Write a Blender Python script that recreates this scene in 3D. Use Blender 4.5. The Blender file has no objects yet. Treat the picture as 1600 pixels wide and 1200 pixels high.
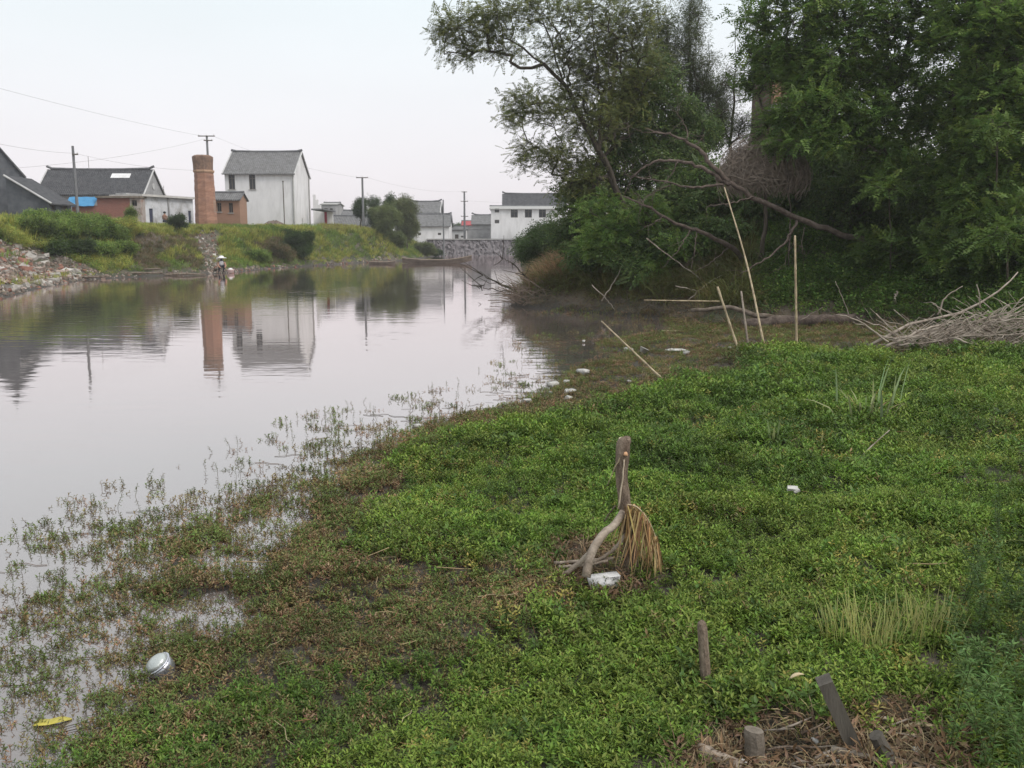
import bpy, math, random
import numpy as np
from mathutils import Vector, Matrix

rng = np.random.default_rng(11)
random.seed(5)
sc = bpy.context.scene
col = sc.collection
R = math.radians

# ------------------------------------------------------------------ camera
F_PX, CAM_H, PITCH = 1400.0, 2.4, math.atan(225 / 1400.0)
cd = bpy.data.cameras.new('camera')
cd.sensor_width = 36.0
cd.lens = 36.0 * F_PX / 1600.0
cd.clip_start, cd.clip_end = 0.05, 3000.0
cam = bpy.data.objects.new('camera', cd)
cam.location = (0, 0, CAM_H)
cam.rotation_euler = (R(90) - PITCH, 0, 0)
col.objects.link(cam)
sc.camera = cam

# ------------------------------------------------------------------ world, sun, exposure
SUN_AZ, SUN_EL = R(122), R(52)
world = bpy.data.worlds.new('World')
sc.world = world
world.use_nodes = True
wn, wl = world.node_tree.nodes, world.node_tree.links
wn.clear()
w_out = wn.new('ShaderNodeOutputWorld')
w_bg = wn.new('ShaderNodeBackground')
w_bg.inputs[1].default_value = 0.1
sky = wn.new('ShaderNodeTexSky')
sky.sky_type = 'NISHITA'
sky.sun_disc = False
sky.sun_elevation, sky.sun_rotation = SUN_EL, SUN_AZ
sky.dust_density, sky.air_density = 3.0, 1.0
w_hsv = wn.new('ShaderNodeHueSaturation')
w_hsv.inputs['Saturation'].default_value = 0.12
w_tc = wn.new('ShaderNodeTexCoord')
w_sep = wn.new('ShaderNodeSeparateXYZ')
w_ramp = wn.new('ShaderNodeValToRGB')          # cloud layer: slightly warm at the horizon, cool above
e = w_ramp.color_ramp.elements
e[0].position, e[0].color = 0.0, (0.91, 0.83, 0.855, 1)
e[1].position, e[1].color = 0.24, (0.79, 0.86, 0.895, 1)
w_noise = wn.new('ShaderNodeTexNoise')
w_noise.inputs['Scale'].default_value = 2.2
w_noise.inputs['Detail'].default_value = 4
w_map = wn.new('ShaderNodeMapping')
w_map.inputs['Scale'].default_value = (1, 1, 3.5)
w_mr = wn.new('ShaderNodeMapRange')
w_mr.inputs[3].default_value, w_mr.inputs[4].default_value = 7.1, 8.3
w_vm = wn.new('ShaderNodeVectorMath'); w_vm.operation = 'SCALE'
w_mix = wn.new('ShaderNodeMix'); w_mix.data_type = 'RGBA'
w_mix.inputs['Factor'].default_value = 0.9
wl.new(w_tc.outputs['Generated'], w_sep.inputs[0])
wl.new(w_sep.outputs['Z'], w_ramp.inputs[0])
wl.new(w_tc.outputs['Generated'], w_map.inputs[0])
wl.new(w_map.outputs[0], w_noise.inputs['Vector'])
wl.new(w_noise.outputs[0], w_mr.inputs[0])
wl.new(w_ramp.outputs[0], w_vm.inputs[0])
wl.new(w_mr.outputs[0], w_vm.inputs['Scale'])
wl.new(sky.outputs[0], w_hsv.inputs['Color'])
wl.new(w_hsv.outputs[0], w_mix.inputs['A'])
wl.new(w_vm.outputs[0], w_mix.inputs['B'])
wl.new(w_mix.outputs['Result'], w_bg.inputs[0])
wl.new(w_bg.outputs[0], w_out.inputs[0])

sd = bpy.data.lights.new('sun', 'SUN')
sd.energy, sd.angle, sd.color = 1.5, R(24), (1.0, 0.95, 0.9)
sun = bpy.data.objects.new('sun', sd)
sv = Vector((math.sin(SUN_AZ) * math.cos(SUN_EL), math.cos(SUN_AZ) * math.cos(SUN_EL), math.sin(SUN_EL)))
sun.rotation_euler = sv.to_track_quat('Z', 'Y').to_euler()
sun.location = sv * 60
col.objects.link(sun)
sc.view_settings.view_transform = 'Standard'
sc.view_settings.look = 'None'
sc.view_settings.exposure = 0.6
sc.view_settings.gamma = 1.0
sc.render.engine = 'CYCLES'
sc.cycles.max_bounces = 6
sc.cycles.diffuse_bounces = 3
sc.cycles.glossy_bounces = 3
sc.cycles.transmission_bounces = 4
sc.cycles.use_denoising = True
sc.cycles.sample_clamp_indirect = 4.0

# ------------------------------------------------------------------ pixel helpers
CP, SP = math.cos(PITCH), math.sin(PITCH)
def ray(u, v):
    xc, yc = (u - 800) / F_PX, (600 - v) / F_PX
    return Vector((xc, CP + SP * yc, -SP + CP * yc))
def G(u, v, D):
    d = ray(u, v)
    return Vector((0, 0, CAM_H)) + d * (D / d.y)
def W0(u, v, z=0.0):
    d = ray(u, v)
    return Vector((0, 0, CAM_H)) + d * ((z - CAM_H) / d.z)

# ------------------------------------------------------------------ noise
def _h(i, j, s):
    n = (i * 374761393 + j * 668265263 + s * 974634787) & 0x7fffffff
    n = ((n ^ (n >> 13)) * 1274126177) & 0x7fffffff
    return ((n ^ (n >> 16)) & 0xffff) / 65535.0
def vn(x, y, s=0):
    x = np.asarray(x, float); y = np.asarray(y, float)
    i, j = np.floor(x).astype(np.int64), np.floor(y).astype(np.int64)
    fx, fy = x - i, y - j
    fx, fy = fx * fx * (3 - 2 * fx), fy * fy * (3 - 2 * fy)
    a = _h(i, j, s) * (1 - fx) + _h(i + 1, j, s) * fx
    b = _h(i, j + 1, s) * (1 - fx) + _h(i + 1, j + 1, s) * fx
    return a * (1 - fy) + b * fy
def fbm(x, y, s=0, o=3):
    t = 0; a = 0.5; n = 0
    for k in range(o):
        t = t + a * vn(x * 2 ** k, y * 2 ** k, s + k * 7); n += a; a *= 0.5
    return t / n

# ------------------------------------------------------------------ terrain function
def px(pts, z=0.0):
    return [(p.x, p.y) for p in (W0(u, v, z) for u, v in pts)]
MARSH = px([(40, 1290), (150, 1150), (250, 1040), (225, 950), (285, 860), (425, 800), (562, 750), (612, 700), (700, 655),
            (820, 634), (870, 612), (885, 592), (905, 576), (960, 562), (985, 553), (945, 548), (935, 537), (975, 529), (1035, 522), (1064, 513)])
RIGHT_SHORE = px([(1030, 498), (950, 490), (870, 484), (800, 478), (822, 462), (820, 440), (818, 425), (816, 412), (814, 405)])
FAR_SHORE = px([(812, 399), (690, 399)])
LEFT_SHORE = px([(672, 402), (640, 407), (560, 411), (500, 415), (420, 420), (350, 427), (230, 432), (130, 437), (60, 450), (0, 466), (-100, 490), (-250, 540)])
RIVER = np.array([(-0.9, -4.0), (-1.15, 1.5)] + MARSH + RIGHT_SHORE + FAR_SHORE + LEFT_SHORE + [(-14, 12), (-17, -10), (-5, -14)])
LEFT_LAND = np.array([FAR_SHORE[-1]] + LEFT_SHORE + [(-14, 12), (-17, -40), (-700, -40), (-700, 143), (-10.5, 143)])
FOOT = px([(812, 399)]) + RIGHT_SHORE[::-1] + px([(1100, 500), (1160, 502), (1300, 506), (1420, 518), (1600, 545)], 0.2) + [(11.2, 14), (10.5, 9), (8.0, 4.5), (5.2, 2.2), (4.2, -2), (4, -40)]
RIGHT_LAND = np.array(FOOT + [(700, -40), (700, 143), (3, 143)])

def sdist(poly, x, y):
    """signed distance, positive inside"""
    x = np.asarray(x, float).ravel(); y = np.asarray(y, float).ravel()
    d = np.full(x.shape, 1e9); ins = np.zeros(x.shape, bool)
    n = len(poly)
    for k in range(n):
        ax, ay = poly[k]; bx, by = poly[(k + 1) % n]
        ex, ey = bx - ax, by - ay
        t = np.clip(((x - ax) * ex + (y - ay) * ey) / (ex * ex + ey * ey + 1e-12), 0, 1)
        d = np.minimum(d, np.hypot(x - ax - t * ex, y - ay - t * ey))
        if ay != by:
            c = ((ay > y) != (by > y)) & (x < ex * (y - ay) / (by - ay) + ax)
            ins ^= c
    return np.where(ins, d, -d)
def H(x, y):
    x = np.asarray(x, float); shp = x.shape
    x = x.ravel(); y = np.asarray(y, float).ravel()
    dr = sdist(RIVER, x, y)
    n1, n2 = fbm(x * 1.7, y * 1.7, 1), fbm(x * 0.35, y * 0.35, 2)
    land = -dr
    base = np.where(land > 0, 0.015 + 0.30 * (1 - np.exp(-land * 0.22)) + (n1 - 0.5) * 0.26 * np.clip(land * .8 - .2, 0, 1) + (n2 - .5) * .12 * np.clip(land * .6, 0, 1),
                    -0.035 * dr - 0.02 - 0.12 * np.clip(dr - 1.5, 0, 8))
    dip = np.clip((fbm(x * 1.5, y * 1.5, 9) - .50) * 5, 0, 1) * np.clip(1.25 - land / 1.1, 0, 1) * (y < 10)
    base = np.where(land > 0, base * (1 - dip) - .05 * dip, base)
    # the near bank rises gently below the photographer
    base = base + np.where(land > 0, np.clip(3.4 - y, 0, 3.4) * 0.20 * np.clip((x + .5) * .7, 0, 1), 0)
    dl = sdist(LEFT_LAND, x, y)
    hl = np.interp(dl * np.interp(y, [80, 96], [1, 1.9]), [0, 0.8, 3.2, 7, 11, 60], [0.0, 0.22, 1.0, 3.2, 3.6, 3.7])
    hl = hl * np.interp(y, [105, 128, 142], [1, .78, .66]) + (n2 - .5) * .4 * np.clip(dl / 4, 0, 1)
    rr = sdist(RIGHT_LAND, x, y)
    hr = np.interp(rr, [0, 0.5, 2, 5, 8, 40], [0.05, 0.45, 1.25, 3.0, 3.6, 3.8]) + (n2 - .5) * .6 * np.clip(rr / 2, 0, 1) + (n1 - .5) * .25 * np.clip(rr, 0, 1)
    h = base
    h = np.where(dl > 0, np.maximum(h, hl), h)
    h = np.where(rr > 0, np.maximum(h, hr), h)
    h = np.where((y > 140.2) & (dr < 0), np.where(np.abs(x) < 60, 2.35, 2.4), h)
    return h.reshape(shp)
def hz(x, y):
    return float(H(np.array([x]), np.array([y]))[0])
def T(u, v):
    """where the ray through a pixel meets the ground"""
    d = ray(u, v); d = d / d.y
    ys = np.concatenate([np.arange(1.5, 12, .02), np.arange(12, 60, .1), np.arange(60, 200, .4)])
    X, Z = d.x * ys, CAM_H + d.z * ys
    hh = np.maximum(H(X, ys), 0.0)
    k = np.argmax(Z <= hh)
    return Vector((X[k], ys[k], hh[k]))

# ------------------------------------------------------------------ materials
MATS = {}
def nt(name):
    m = bpy.data.materials.new(name); m.use_nodes = True
    n, l = m.node_tree.nodes, m.node_tree.links
    return m, n, l, n['Principled BSDF']
def mixrgb(n, l, fac, a, b, mode='MIX'):
    x = n.new('ShaderNodeMix'); x.data_type = 'RGBA'; x.blend_type = mode
    for s, val in (('Factor', fac), ('A', a), ('B', b)):
        if isinstance(val, bpy.types.NodeSocket): l.new(val, x.inputs[s])
        elif isinstance(val, (int, float)): x.inputs[s].default_value = val
        else: x.inputs[s].default_value = (*val, 1)
    return x.outputs['Result']
def noise(n, l, vec, scale, detail=4, rough=.6, lo=.35, hi=.65):
    t = n.new('ShaderNodeTexNoise')
    t.inputs['Scale'].default_value = scale; t.inputs['Detail'].default_value = detail; t.inputs['Roughness'].default_value = rough
    l.new(vec, t.inputs['Vector'])
    r = n.new('ShaderNodeMapRange'); r.inputs[1].default_value = lo; r.inputs[2].default_value = hi
    l.new(t.outputs[0], r.inputs[0])
    return r.outputs[0]
def bump(n, l, b, hgt, dist, strength=1.0):
    x = n.new('ShaderNodeBump'); x.inputs['Distance'].default_value = dist; x.inputs['Strength'].default_value = strength
    l.new(hgt, x.inputs['Height']); l.new(x.outputs[0], b.inputs['Normal'])
def pos(n, scale=None, l=None):
    g = n.new('ShaderNodeNewGeometry')
    if scale is None: return g.outputs['Position']
    m = n.new('ShaderNodeMapping'); m.inputs['Scale'].default_value = scale
    l.new(g.outputs['Position'], m.inputs[0]); return m.outputs[0]
def mat(name, c1, c2=None, scale=3.0, rough=.85, bmp=0.0, bscale=None, c3=None, scale3=.4, stretch=None, lo3=.5, hi3=.7, spec=.3, metal=0):
    if name in MATS: return MATS[name]
    m, n, l, b = nt(name)
    p = pos(n, stretch, l) if stretch else pos(n)
    c = None
    if c2 is not None:
        c = mixrgb(n, l, noise(n, l, p, scale), c1, c2)
        if c3 is not None: c = mixrgb(n, l, noise(n, l, p, scale3, lo=lo3, hi=hi3), c, c3)
        l.new(c, b.inputs['Base Color'])
    else: b.inputs['Base Color'].default_value = (*c1, 1)
    b.inputs['Roughness'].default_value = rough; b.inputs['Specular IOR Level'].default_value = spec; b.inputs['Metallic'].default_value = metal
    if bmp: bump(n, l, b, noise(n, l, p, bscale or scale * 4, lo=.2, hi=.8), bmp)
    MATS[name] = m
    return m
def foliage_mat(name, transl=.42, rough=.5, spec=.25, tint=(1.08, 1, .92)):
    m, n, l, b = nt(name)
    a = n.new('ShaderNodeAttribute'); a.attribute_name = 'col'
    p = pos(n)
    k = noise(n, l, p, .9, 3, lo=.25, hi=.75)
    mr = n.new('ShaderNodeMapRange'); mr.inputs[3].default_value = .6; mr.inputs[4].default_value = 1.38
    l.new(k, mr.inputs[0])
    oi = n.new('ShaderNodeObjectInfo')
    mr2 = n.new('ShaderNodeMapRange'); mr2.inputs[3].default_value = .8; mr2.inputs[4].default_value = 1.2
    l.new(oi.outputs['Random'], mr2.inputs[0])
    mu = n.new('ShaderNodeMath'); mu.operation = 'MULTIPLY'; l.new(mr.outputs[0], mu.inputs[0]); l.new(mr2.outputs[0], mu.inputs[1])
    vs = n.new('ShaderNodeVectorMath'); vs.operation = 'SCALE'; l.new(mixrgb(n, l, 1.0, a.outputs['Color'], tint, 'MULTIPLY'), vs.inputs[0]); l.new(mu.outputs[0], vs.inputs['Scale'])
    l.new(vs.outputs[0], b.inputs['Base Color'])
    b.inputs['Roughness'].default_value = rough; b.inputs['Specular IOR Level'].default_value = spec
    t = n.new('ShaderNodeBsdfTranslucent'); l.new(vs.outputs[0], t.inputs['Color'])
    mx = n.new('ShaderNodeMixShader'); mx.inputs[0].default_value = transl
    l.new(b.outputs[0], mx.inputs[1]); l.new(t.outputs[0], mx.inputs[2])
    l.new(mx.outputs[0], n['Material Output'].inputs[0])
    MATS[name] = m
    return m
LEAF = foliage_mat('leaf')
WEED = foliage_mat('weed_leaf', .24)
DRY = foliage_mat('dry_plant', .12, .8, .1, (1, 1, 1))

BARK = mat('bark', (.05, .04, .03), (.11, .09, .07), 9, .9, .02, 30, stretch=(1, 1, .3))
DEADWOOD = mat('dead_wood', (.10, .075, .055), (.22, .18, .145), 6, .9, .01, 40)
GREYSTICK = mat('grey_stick', (.22, .175, .14), (.43, .365, .305), 5, .9, .005, 60)
BAMBOO = mat('bamboo', (.30, .23, .14), (.48, .39, .26), 9, .7, .003, 60, c3=(.18, .14, .09), scale3=4)
CONCRETE = mat('concrete', (.30, .29, .28), (.42, .41, .39), 4, .9)
WHITEWASH = mat('whitewash', (.68, .66, .66), (.77, .75, .75), 1.6, .9, .01, 20, c3=(.58, .56, .55), scale3=1.1, stretch=(1, 1, .3))
GREYPLASTER = mat('grey_plaster', (.075, .08, .09), (.13, .135, .145), 1.5, .9, .01, 20)
PALEGREY = mat('pale_grey_wall', (.28, .27, .27), (.38, .37, .37), 1.2, .9, .01, 20)
TILE = None

def tile_mat(name, c1, c2):
    m, n, l, b = nt(name)
    tc = n.new('ShaderNodeTexCoord')
    w = n.new('ShaderNodeTexWave'); w.inputs['Scale'].default_value = 1.5; w.bands_direction = 'X'
    l.new(tc.outputs['Object'], w.inputs['Vector'])
    w2 = n.new('ShaderNodeTexWave'); w2.inputs['Scale'].default_value = 1.1; w2.bands_direction = 'Z'; w2.wave_profile = 'SAW'
    l.new(tc.outputs['Object'], w2.inputs['Vector'])
    k = noise(n, l, tc.outputs['Object'], 2.5)
    c = mixrgb(n, l, k, c1, c2)
    l.new(c, b.inputs['Base Color']); b.inputs['Roughness'].default_value = .9
    ad = n.new('ShaderNodeMath'); ad.operation = 'ADD'; l.new(w.outputs[1], ad.inputs[0])
    mm = n.new('ShaderNodeMath'); mm.operation = 'MULTIPLY'; mm.inputs[1].default_value = .5; l.new(w2.outputs[1], mm.inputs[0]); l.new(mm.outputs[0], ad.inputs[1])
    bump(n, l, b, ad.outputs[0], .05)
    MATS[name] = m; return m
TILE = tile_mat('dark_roof_tile', (.045, .045, .05), (.085, .083, .088))
TILE2 = tile_mat('grey_roof_tile', (.13, .125, .125), (.20, .195, .195))
def brick_mat(name, c1, c2, mortar, worn):
    m, n, l, b = nt(name)
    tc = n.new('ShaderNodeTexCoord')
    mp = n.new('ShaderNodeMapping'); mp.inputs['Rotation'].default_value = (R(90), 0, 0)
    l.new(tc.outputs['Object'], mp.inputs[0])
    t = n.new('ShaderNodeTexBrick'); t.inputs['Scale'].default_value = 2.0
    t.inputs['Brick Width'].default_value = .5; t.inputs['Row Height'].default_value = .16; t.inputs['Mortar Size'].default_value = .015
    t.inputs['Color1'].default_value = (*c1, 1); t.inputs['Color2'].default_value = (*c2, 1); t.inputs['Mortar'].default_value = (*mortar, 1)
    l.new(mp.outputs[0], t.inputs['Vector'])
    c = mixrgb(n, l, noise(n, l, tc.outputs['Object'], 1.1, lo=.45, hi=.75), t.outputs[0], worn)
    l.new(c, b.inputs['Base Color']); b.inputs['Roughness'].default_value = .92
    bump(n, l, b, t.outputs[1], -.015)
    MATS[name] = m; return m
BRICK_RED = brick_mat('red_brick', (.30, .105, .075), (.36, .14, .10), (.32, .24, .20), (.27, .13, .10))
BRICK_ORANGE = brick_mat('orange_brick', (.35, .185, .12), (.40, .215, .14), (.38, .29, .22), (.33, .20, .14))
BRICK_DARK = brick_mat('old_brick', (.17, .085, .06), (.22, .11, .075), (.2, .15, .12), (.12, .08, .06))

def glass_mat():
    m, n, l, b = nt('window_glass')
    b.inputs['Base Color'].default_value = (.03, .032, .04, 1); b.inputs['Roughness'].default_value = .12
    return m
GLASS = glass_mat()

def water_mat():
    m, n, l, b = nt('river_water')
    p = pos(n)
    c = mixrgb(n, l, noise(n, l, p, .12, 3), (.135, .115, .105), (.165, .145, .134))
    df = n.new('ShaderNodeBsdfDiffuse'); l.new(c, df.inputs[0])
    gl = n.new('ShaderNodeBsdfAnisotropic'); gl.inputs['Color'].default_value = (.99, .93, .925, 1); gl.inputs['Roughness'].default_value = .03
    lw = n.new('ShaderNodeLayerWeight'); fr = n.new('ShaderNodeMath'); fr.operation = 'POWER'; fr.inputs[1].default_value = 2.2; l.new(lw.outputs['Facing'], fr.inputs[0])
    mp = n.new('ShaderNodeMapping'); mp.inputs['Scale'].default_value = (.5, 1.7, 1); mp.inputs['Rotation'].default_value = (0, 0, R(12)); l.new(p, mp.inputs[0])
    t = n.new('ShaderNodeTexNoise'); t.inputs['Scale'].default_value = 1.5; t.inputs['Detail'].default_value = 3; t.inputs['Roughness'].default_value = .5
    l.new(mp.outputs[0], t.inputs['Vector'])
    mod = noise(n, l, p, .09, 2, lo=.4, hi=.62)
    mr = n.new('ShaderNodeMapRange'); mr.inputs[3].default_value = .3; mr.inputs[4].default_value = 1.0; l.new(mod, mr.inputs[0])
    mu = n.new('ShaderNodeMath'); mu.operation = 'MULTIPLY'; l.new(t.outputs[0], mu.inputs[0]); l.new(mr.outputs[0], mu.inputs[1])
    x = n.new('ShaderNodeBump'); x.inputs['Distance'].default_value = .008
    l.new(mu.outputs[0], x.inputs['Height']); l.new(x.outputs[0], gl.inputs['Normal'])
    mx = n.new('ShaderNodeMixShader'); l.new(fr.outputs[0], mx.inputs[0]); l.new(df.outputs[0], mx.inputs[1]); l.new(gl.outputs[0], mx.inputs[2])
    l.new(mx.outputs[0], n['Material Output'].inputs[0]); n.remove(b)
    return m
WATER = water_mat()

def ground_mat():
    m, n, l, b = nt('bank_earth')
    p = pos(n)
    c = mixrgb(n, l, noise(n, l, p, 1.2), (.075, .062, .047), (.15, .12, .092))
    c = mixrgb(n, l, noise(n, l, p, .35, lo=.45, hi=.6), c, (.05, .055, .025))
    sp = n.new('ShaderNodeSeparateXYZ'); l.new(p, sp.inputs[0])
    # wet mud just at the waterline
    wet = n.new('ShaderNodeMapRange'); wet.inputs[1].default_value = .03; wet.inputs[2].default_value = .22; l.new(sp.outputs['Z'], wet.inputs[0])
    c = mixrgb(n, l, wet.outputs[0], (.05, .042, .034), c)
    l.new(c, b.inputs['Base Color']); b.inputs['Roughness'].default_value = .9
    bump(n, l, b, noise(n, l, p, 9, 6, lo=.2, hi=.8), .05)
    return m
EARTH = ground_mat()

# ------------------------------------------------------------------ mesh helpers
LOC = {}
def np_mesh(name, V, Fc, cols=None, smooth=False):
    me = bpy.data.meshes.new(name)
    V = np.asarray(V, np.float32); Fc = np.asarray(Fc, np.int32)
    k = Fc.shape[1]
    me.vertices.add(len(V)); me.vertices.foreach_set('co', V.ravel())
    me.loops.add(Fc.size); me.loops.foreach_set('vertex_index', Fc.ravel())
    me.polygons.add(len(Fc)); me.polygons.foreach_set('loop_start', np.arange(0, Fc.size, k, dtype=np.int32))
    if smooth: me.polygons.foreach_set('use_smooth', np.ones(len(Fc), bool))
    if cols is not None:
        a = me.attributes.new('col', 'FLOAT_COLOR', 'POINT')
        c4 = np.ones((len(V), 4), np.float32); c4[:, :3] = cols
        a.data.foreach_set('color', c4.ravel())
    me.update(calc_edges=True)
    return me
def props(o, label=None, cat=None, group=None, kind=None):
    if label: o['label'] = label
    if cat: o['category'] = cat
    if group: o['group'] = group
    if kind: o['kind'] = kind
    return o
def thing(name, label, cat, loc, group=None):
    o = bpy.data.objects.new(name, None); col.objects.link(o)
    o.empty_display_size = .2
    o.location = loc; LOC[o] = Vector(loc)
    return props(o, label, cat, group)
def link(name, me, m, parent=None, origin=None):
    """verts of me are in world space; moved so the origin sits at the parent / given origin"""
    base = LOC[parent] if parent is not None else Vector(origin if origin is not None else (0, 0, 0))
    if base.length: me.transform(Matrix.Translation(-base))
    o = bpy.data.objects.new(name, me); col.objects.link(o)
    if m is not None and not me.materials: me.materials.append(m)
    if parent is not None: o.parent = parent
    else: o.location = base
    LOC[o] = base
    return o
class MB:
    def __init__(s, M=None): s.v = []; s.f = []; s.M = M
    def _a(s, vs):
        b = len(s.v)
        s.v += [tuple(s.M @ Vector(p)) if s.M is not None else tuple(p) for p in vs]
        return b
    def poly(s, vs): b = s._a(vs); s.f.append(tuple(range(b, b + len(vs)))); return s
    def box(s, c, size, rot=None):
        hx, hy, hz_ = (x / 2 for x in size); c = Vector(c)
        vs = [Vector((x, y, z)) for z in (-hz_, hz_) for y in (-hy, hy) for x in (-hx, hx)]
        if rot is not None: vs = [rot @ p for p in vs]
        b = s._a([c + p for p in vs])
        for q in ((0, 2, 3, 1), (4, 5, 7, 6), (0, 1, 5, 4), (2, 6, 7, 3), (0, 4, 6, 2), (1, 3, 7, 5)): s.f.append(tuple(b + k for k in q))
        return s
    def mm(s, a, b_): # box by min/max
        a, b_ = Vector(a), Vector(b_); return s.box((a + b_) / 2, b_ - a)
    def tube(s, pts, rad, n=6, cap=True, flat=1.0):
        pts = [Vector(p) for p in pts]
        if not hasattr(rad, '__len__'): rad = [rad] * len(pts)
        ref = Vector((0, 0, 1)); prev = None; rings = []
        for i, p in enumerate(pts):
            t = (pts[min(i + 1, len(pts) - 1)] - pts[max(i - 1, 0)]).normalized()
            if prev is None:
                a = t.cross(ref if abs(t.z) < .9 else Vector((1, 0, 0))).normalized()
            else:
                a = (prev - t * prev.dot(t)).normalized()
            prev = a; b = t.cross(a)
            rings.append(s._a([p + (a * math.cos(2 * math.pi * k / n) + b * flat * math.sin(2 * math.pi * k / n)) * rad[i] for k in range(n)]))
        for r0, r1 in zip(rings, rings[1:]):
            for k in range(n): s.f.append((r0 + k, r0 + (k + 1) % n, r1 + (k + 1) % n, r1 + k))
        if cap:
            s.f.append(tuple(rings[0] + k for k in range(n))[::-1]); s.f.append(tuple(rings[-1] + k for k in range(n)))
        return s
    def lathe(s, c, prof, n=12):
        rings = [s._a([Vector(c) + Vector((r * math.cos(2 * math.pi * (k + .5) / n), r * math.sin(2 * math.pi * (k + .5) / n), z)) for k in range(n)]) for r, z in prof]
        for r0, r1 in zip(rings, rings[1:]):
            for k in range(n): s.f.append((r0 + k, r0 + (k + 1) % n, r1 + (k + 1) % n, r1 + k))
        s.f.append(tuple(rings[0] + k for k in range(n))[::-1]); s.f.append(tuple(rings[-1] + k for k in range(n)))
        return s
    def mesh(s, name, smooth=False):
        me = bpy.data.meshes.new(name); me.from_pydata(s.v, [], s.f); me.update()
        if smooth: me.polygons.foreach_set('use_smooth', np.ones(len(me.polygons), bool))
        return me
    def build(s, name, m, parent=None, origin=None, smooth=False):
        return link(name, s.mesh(name, smooth), m, parent, origin)

def bez(pts, n=24):
    """Catmull-Rom through points"""
    P = [Vector(p) for p in pts]; P = [P[0] * 2 - P[1]] + P + [P[-1] * 2 - P[-2]]
    out = []
    segs = len(P) - 3; per = max(2, n // segs)
    for i in range(segs):
        a, b, c, d = P[i:i + 4]
        for k in range(per):
            t = k / per
            out.append(.5 * ((2 * b) + (c - a) * t + (2 * a - 5 * b + 4 * c - d) * t * t + (-a + 3 * b - 3 * c + d) * t ** 3))
    out.append(P[-2]); return out
def wob(pts, amp):
    pts = [Vector(p) for p in pts]
    return [p + Vector((random.uniform(-1, 1), random.uniform(-1, 1), random.uniform(-1, 1))) * amp * (0 if i == 0 else 1) for i, p in enumerate(pts)]

# ------------------------------------------------------------------ plant templates (verts, tris, colours)
def leaf_geo(b, d, nrm, L, Wd, c, fold=.18, tipdrop=.0):
    b, d, nrm = np.array(b, float), np.array(d, float), np.array(nrm, float)
    d /= np.linalg.norm(d); s = np.cross(nrm, d); ln = np.linalg.norm(s)
    s = s / ln if ln > 1e-6 else np.array([0, 1., 0]); nrm = np.cross(d, s)
    v = np.array([b, b + d * L * .42 + s * Wd / 2 + nrm * Wd * fold, b + d * L + nrm * (-tipdrop * L), b + d * L * .42 - s * Wd / 2 + nrm * Wd * fold])
    return v, np.array([[0, 2, 1], [0, 3, 2]]), np.repeat(np.array([c]), 4, 0)
def cat(parts):
    V, Fc, C = [], [], []; o = 0
    for v, f, c in parts:
        V.append(v); Fc.append(f + o); C.append(c); o += len(v)
    return np.concatenate(V), np.concatenate(Fc), np.concatenate(C)
def stem_geo(pts, r, c, n=3):
    mb = MB(); mb.tube(pts, r, n, cap=False)
    v = np.array(mb.v); f = []
    for q in mb.f: f += [[q[0], q[1], q[2]], [q[0], q[2], q[3]]]
    return v, np.array(f), np.repeat(np.array([c]), len(v), 0)
def jit(c, a=.25):
    k = 1 + random.uniform(-a, a); return [max(.003, x * k * (1 + random.uniform(-a, a) * .35)) for x in c]
def shoot(h, leafc, stemc, pairs=4, L=.036, Wd=.013, lean=.35, base=(0, 0, 0), sparse=0.0):
    a = random.uniform(0, 6.28); le = random.uniform(0, lean)
    top = Vector(base) + Vector((math.cos(a) * le * h, math.sin(a) * le * h, h))
    p0, p1 = Vector(base), top
    pts = [p0, p0.lerp(p1, .5) + Vector((random.uniform(-.1, .1) * h, random.uniform(-.1, .1) * h, 0)), p1]
    parts = [stem_geo(pts, .0022, stemc)]
    ph = random.uniform(0, 3.14)
    for k in range(pairs):
        t = .3 + .7 * (k + 1) / pairs
        c = p0.lerp(p1, t)
        for s in (0, math.pi):
            if random.random() < sparse: continue
            az = ph + k * 1.57 + s + random.uniform(-.3, .3); el = random.uniform(.15, .75) + (.25 if k == pairs - 1 else 0)
            d = (math.cos(az) * math.cos(el), math.sin(az) * math.cos(el), math.sin(el))
            sc_ = random.uniform(.7, 1.2)
            nrm = np.array([random.uniform(-.4, .4), random.uniform(-.4, .4), 1])
            parts.append(leaf_geo(c, d, nrm, L * sc_, Wd * sc_, jit(leafc), tipdrop=random.uniform(0, .2)))
    return cat(parts)
def weed_clump(n, rad, hmin, hmax, leafc, stemc, **kw):
    parts = []
    for _ in range(n):
        r = rad * math.sqrt(random.random()); a = random.uniform(0, 6.28)
        parts.append(shoot(random.uniform(hmin, hmax), jit(leafc, .2), stemc, base=(r * math.cos(a), r * math.sin(a), 0), **kw))
    return cat(parts)
def blade(b, d, L, w, c, bend):
    b, d = Vector(b), Vector(d).normalized(); s = d.cross(Vector((0, 0, 1)))
    if s.length < 1e-3: s = Vector((1, 0, 0))
    a = random.uniform(-.6, .6); s = (Matrix.Rotation(a, 3, d) @ s.normalized())
    hor = Vector((d.x, d.y, 0)); hor = hor.normalized() if hor.length > 1e-3 else Vector((1, 0, 0))
    V = []
    for k, ww in ((0, .8), (.4, 1), (.75, .7), (1, .05)):
        p = b + d * L * k + (hor * .6 - Vector((0, 0, .8))) * bend * L * k * k
        V += [p + s * w * ww / 2, p - s * w * ww / 2]
    f = []
    for k in range(3): f += [[2 * k, 2 * k + 1, 2 * k + 3], [2 * k, 2 * k + 3, 2 * k + 2]]
    return np.array([tuple(p) for p in V]), np.array(f), np.repeat(np.array([c]), 8, 0)
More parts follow.
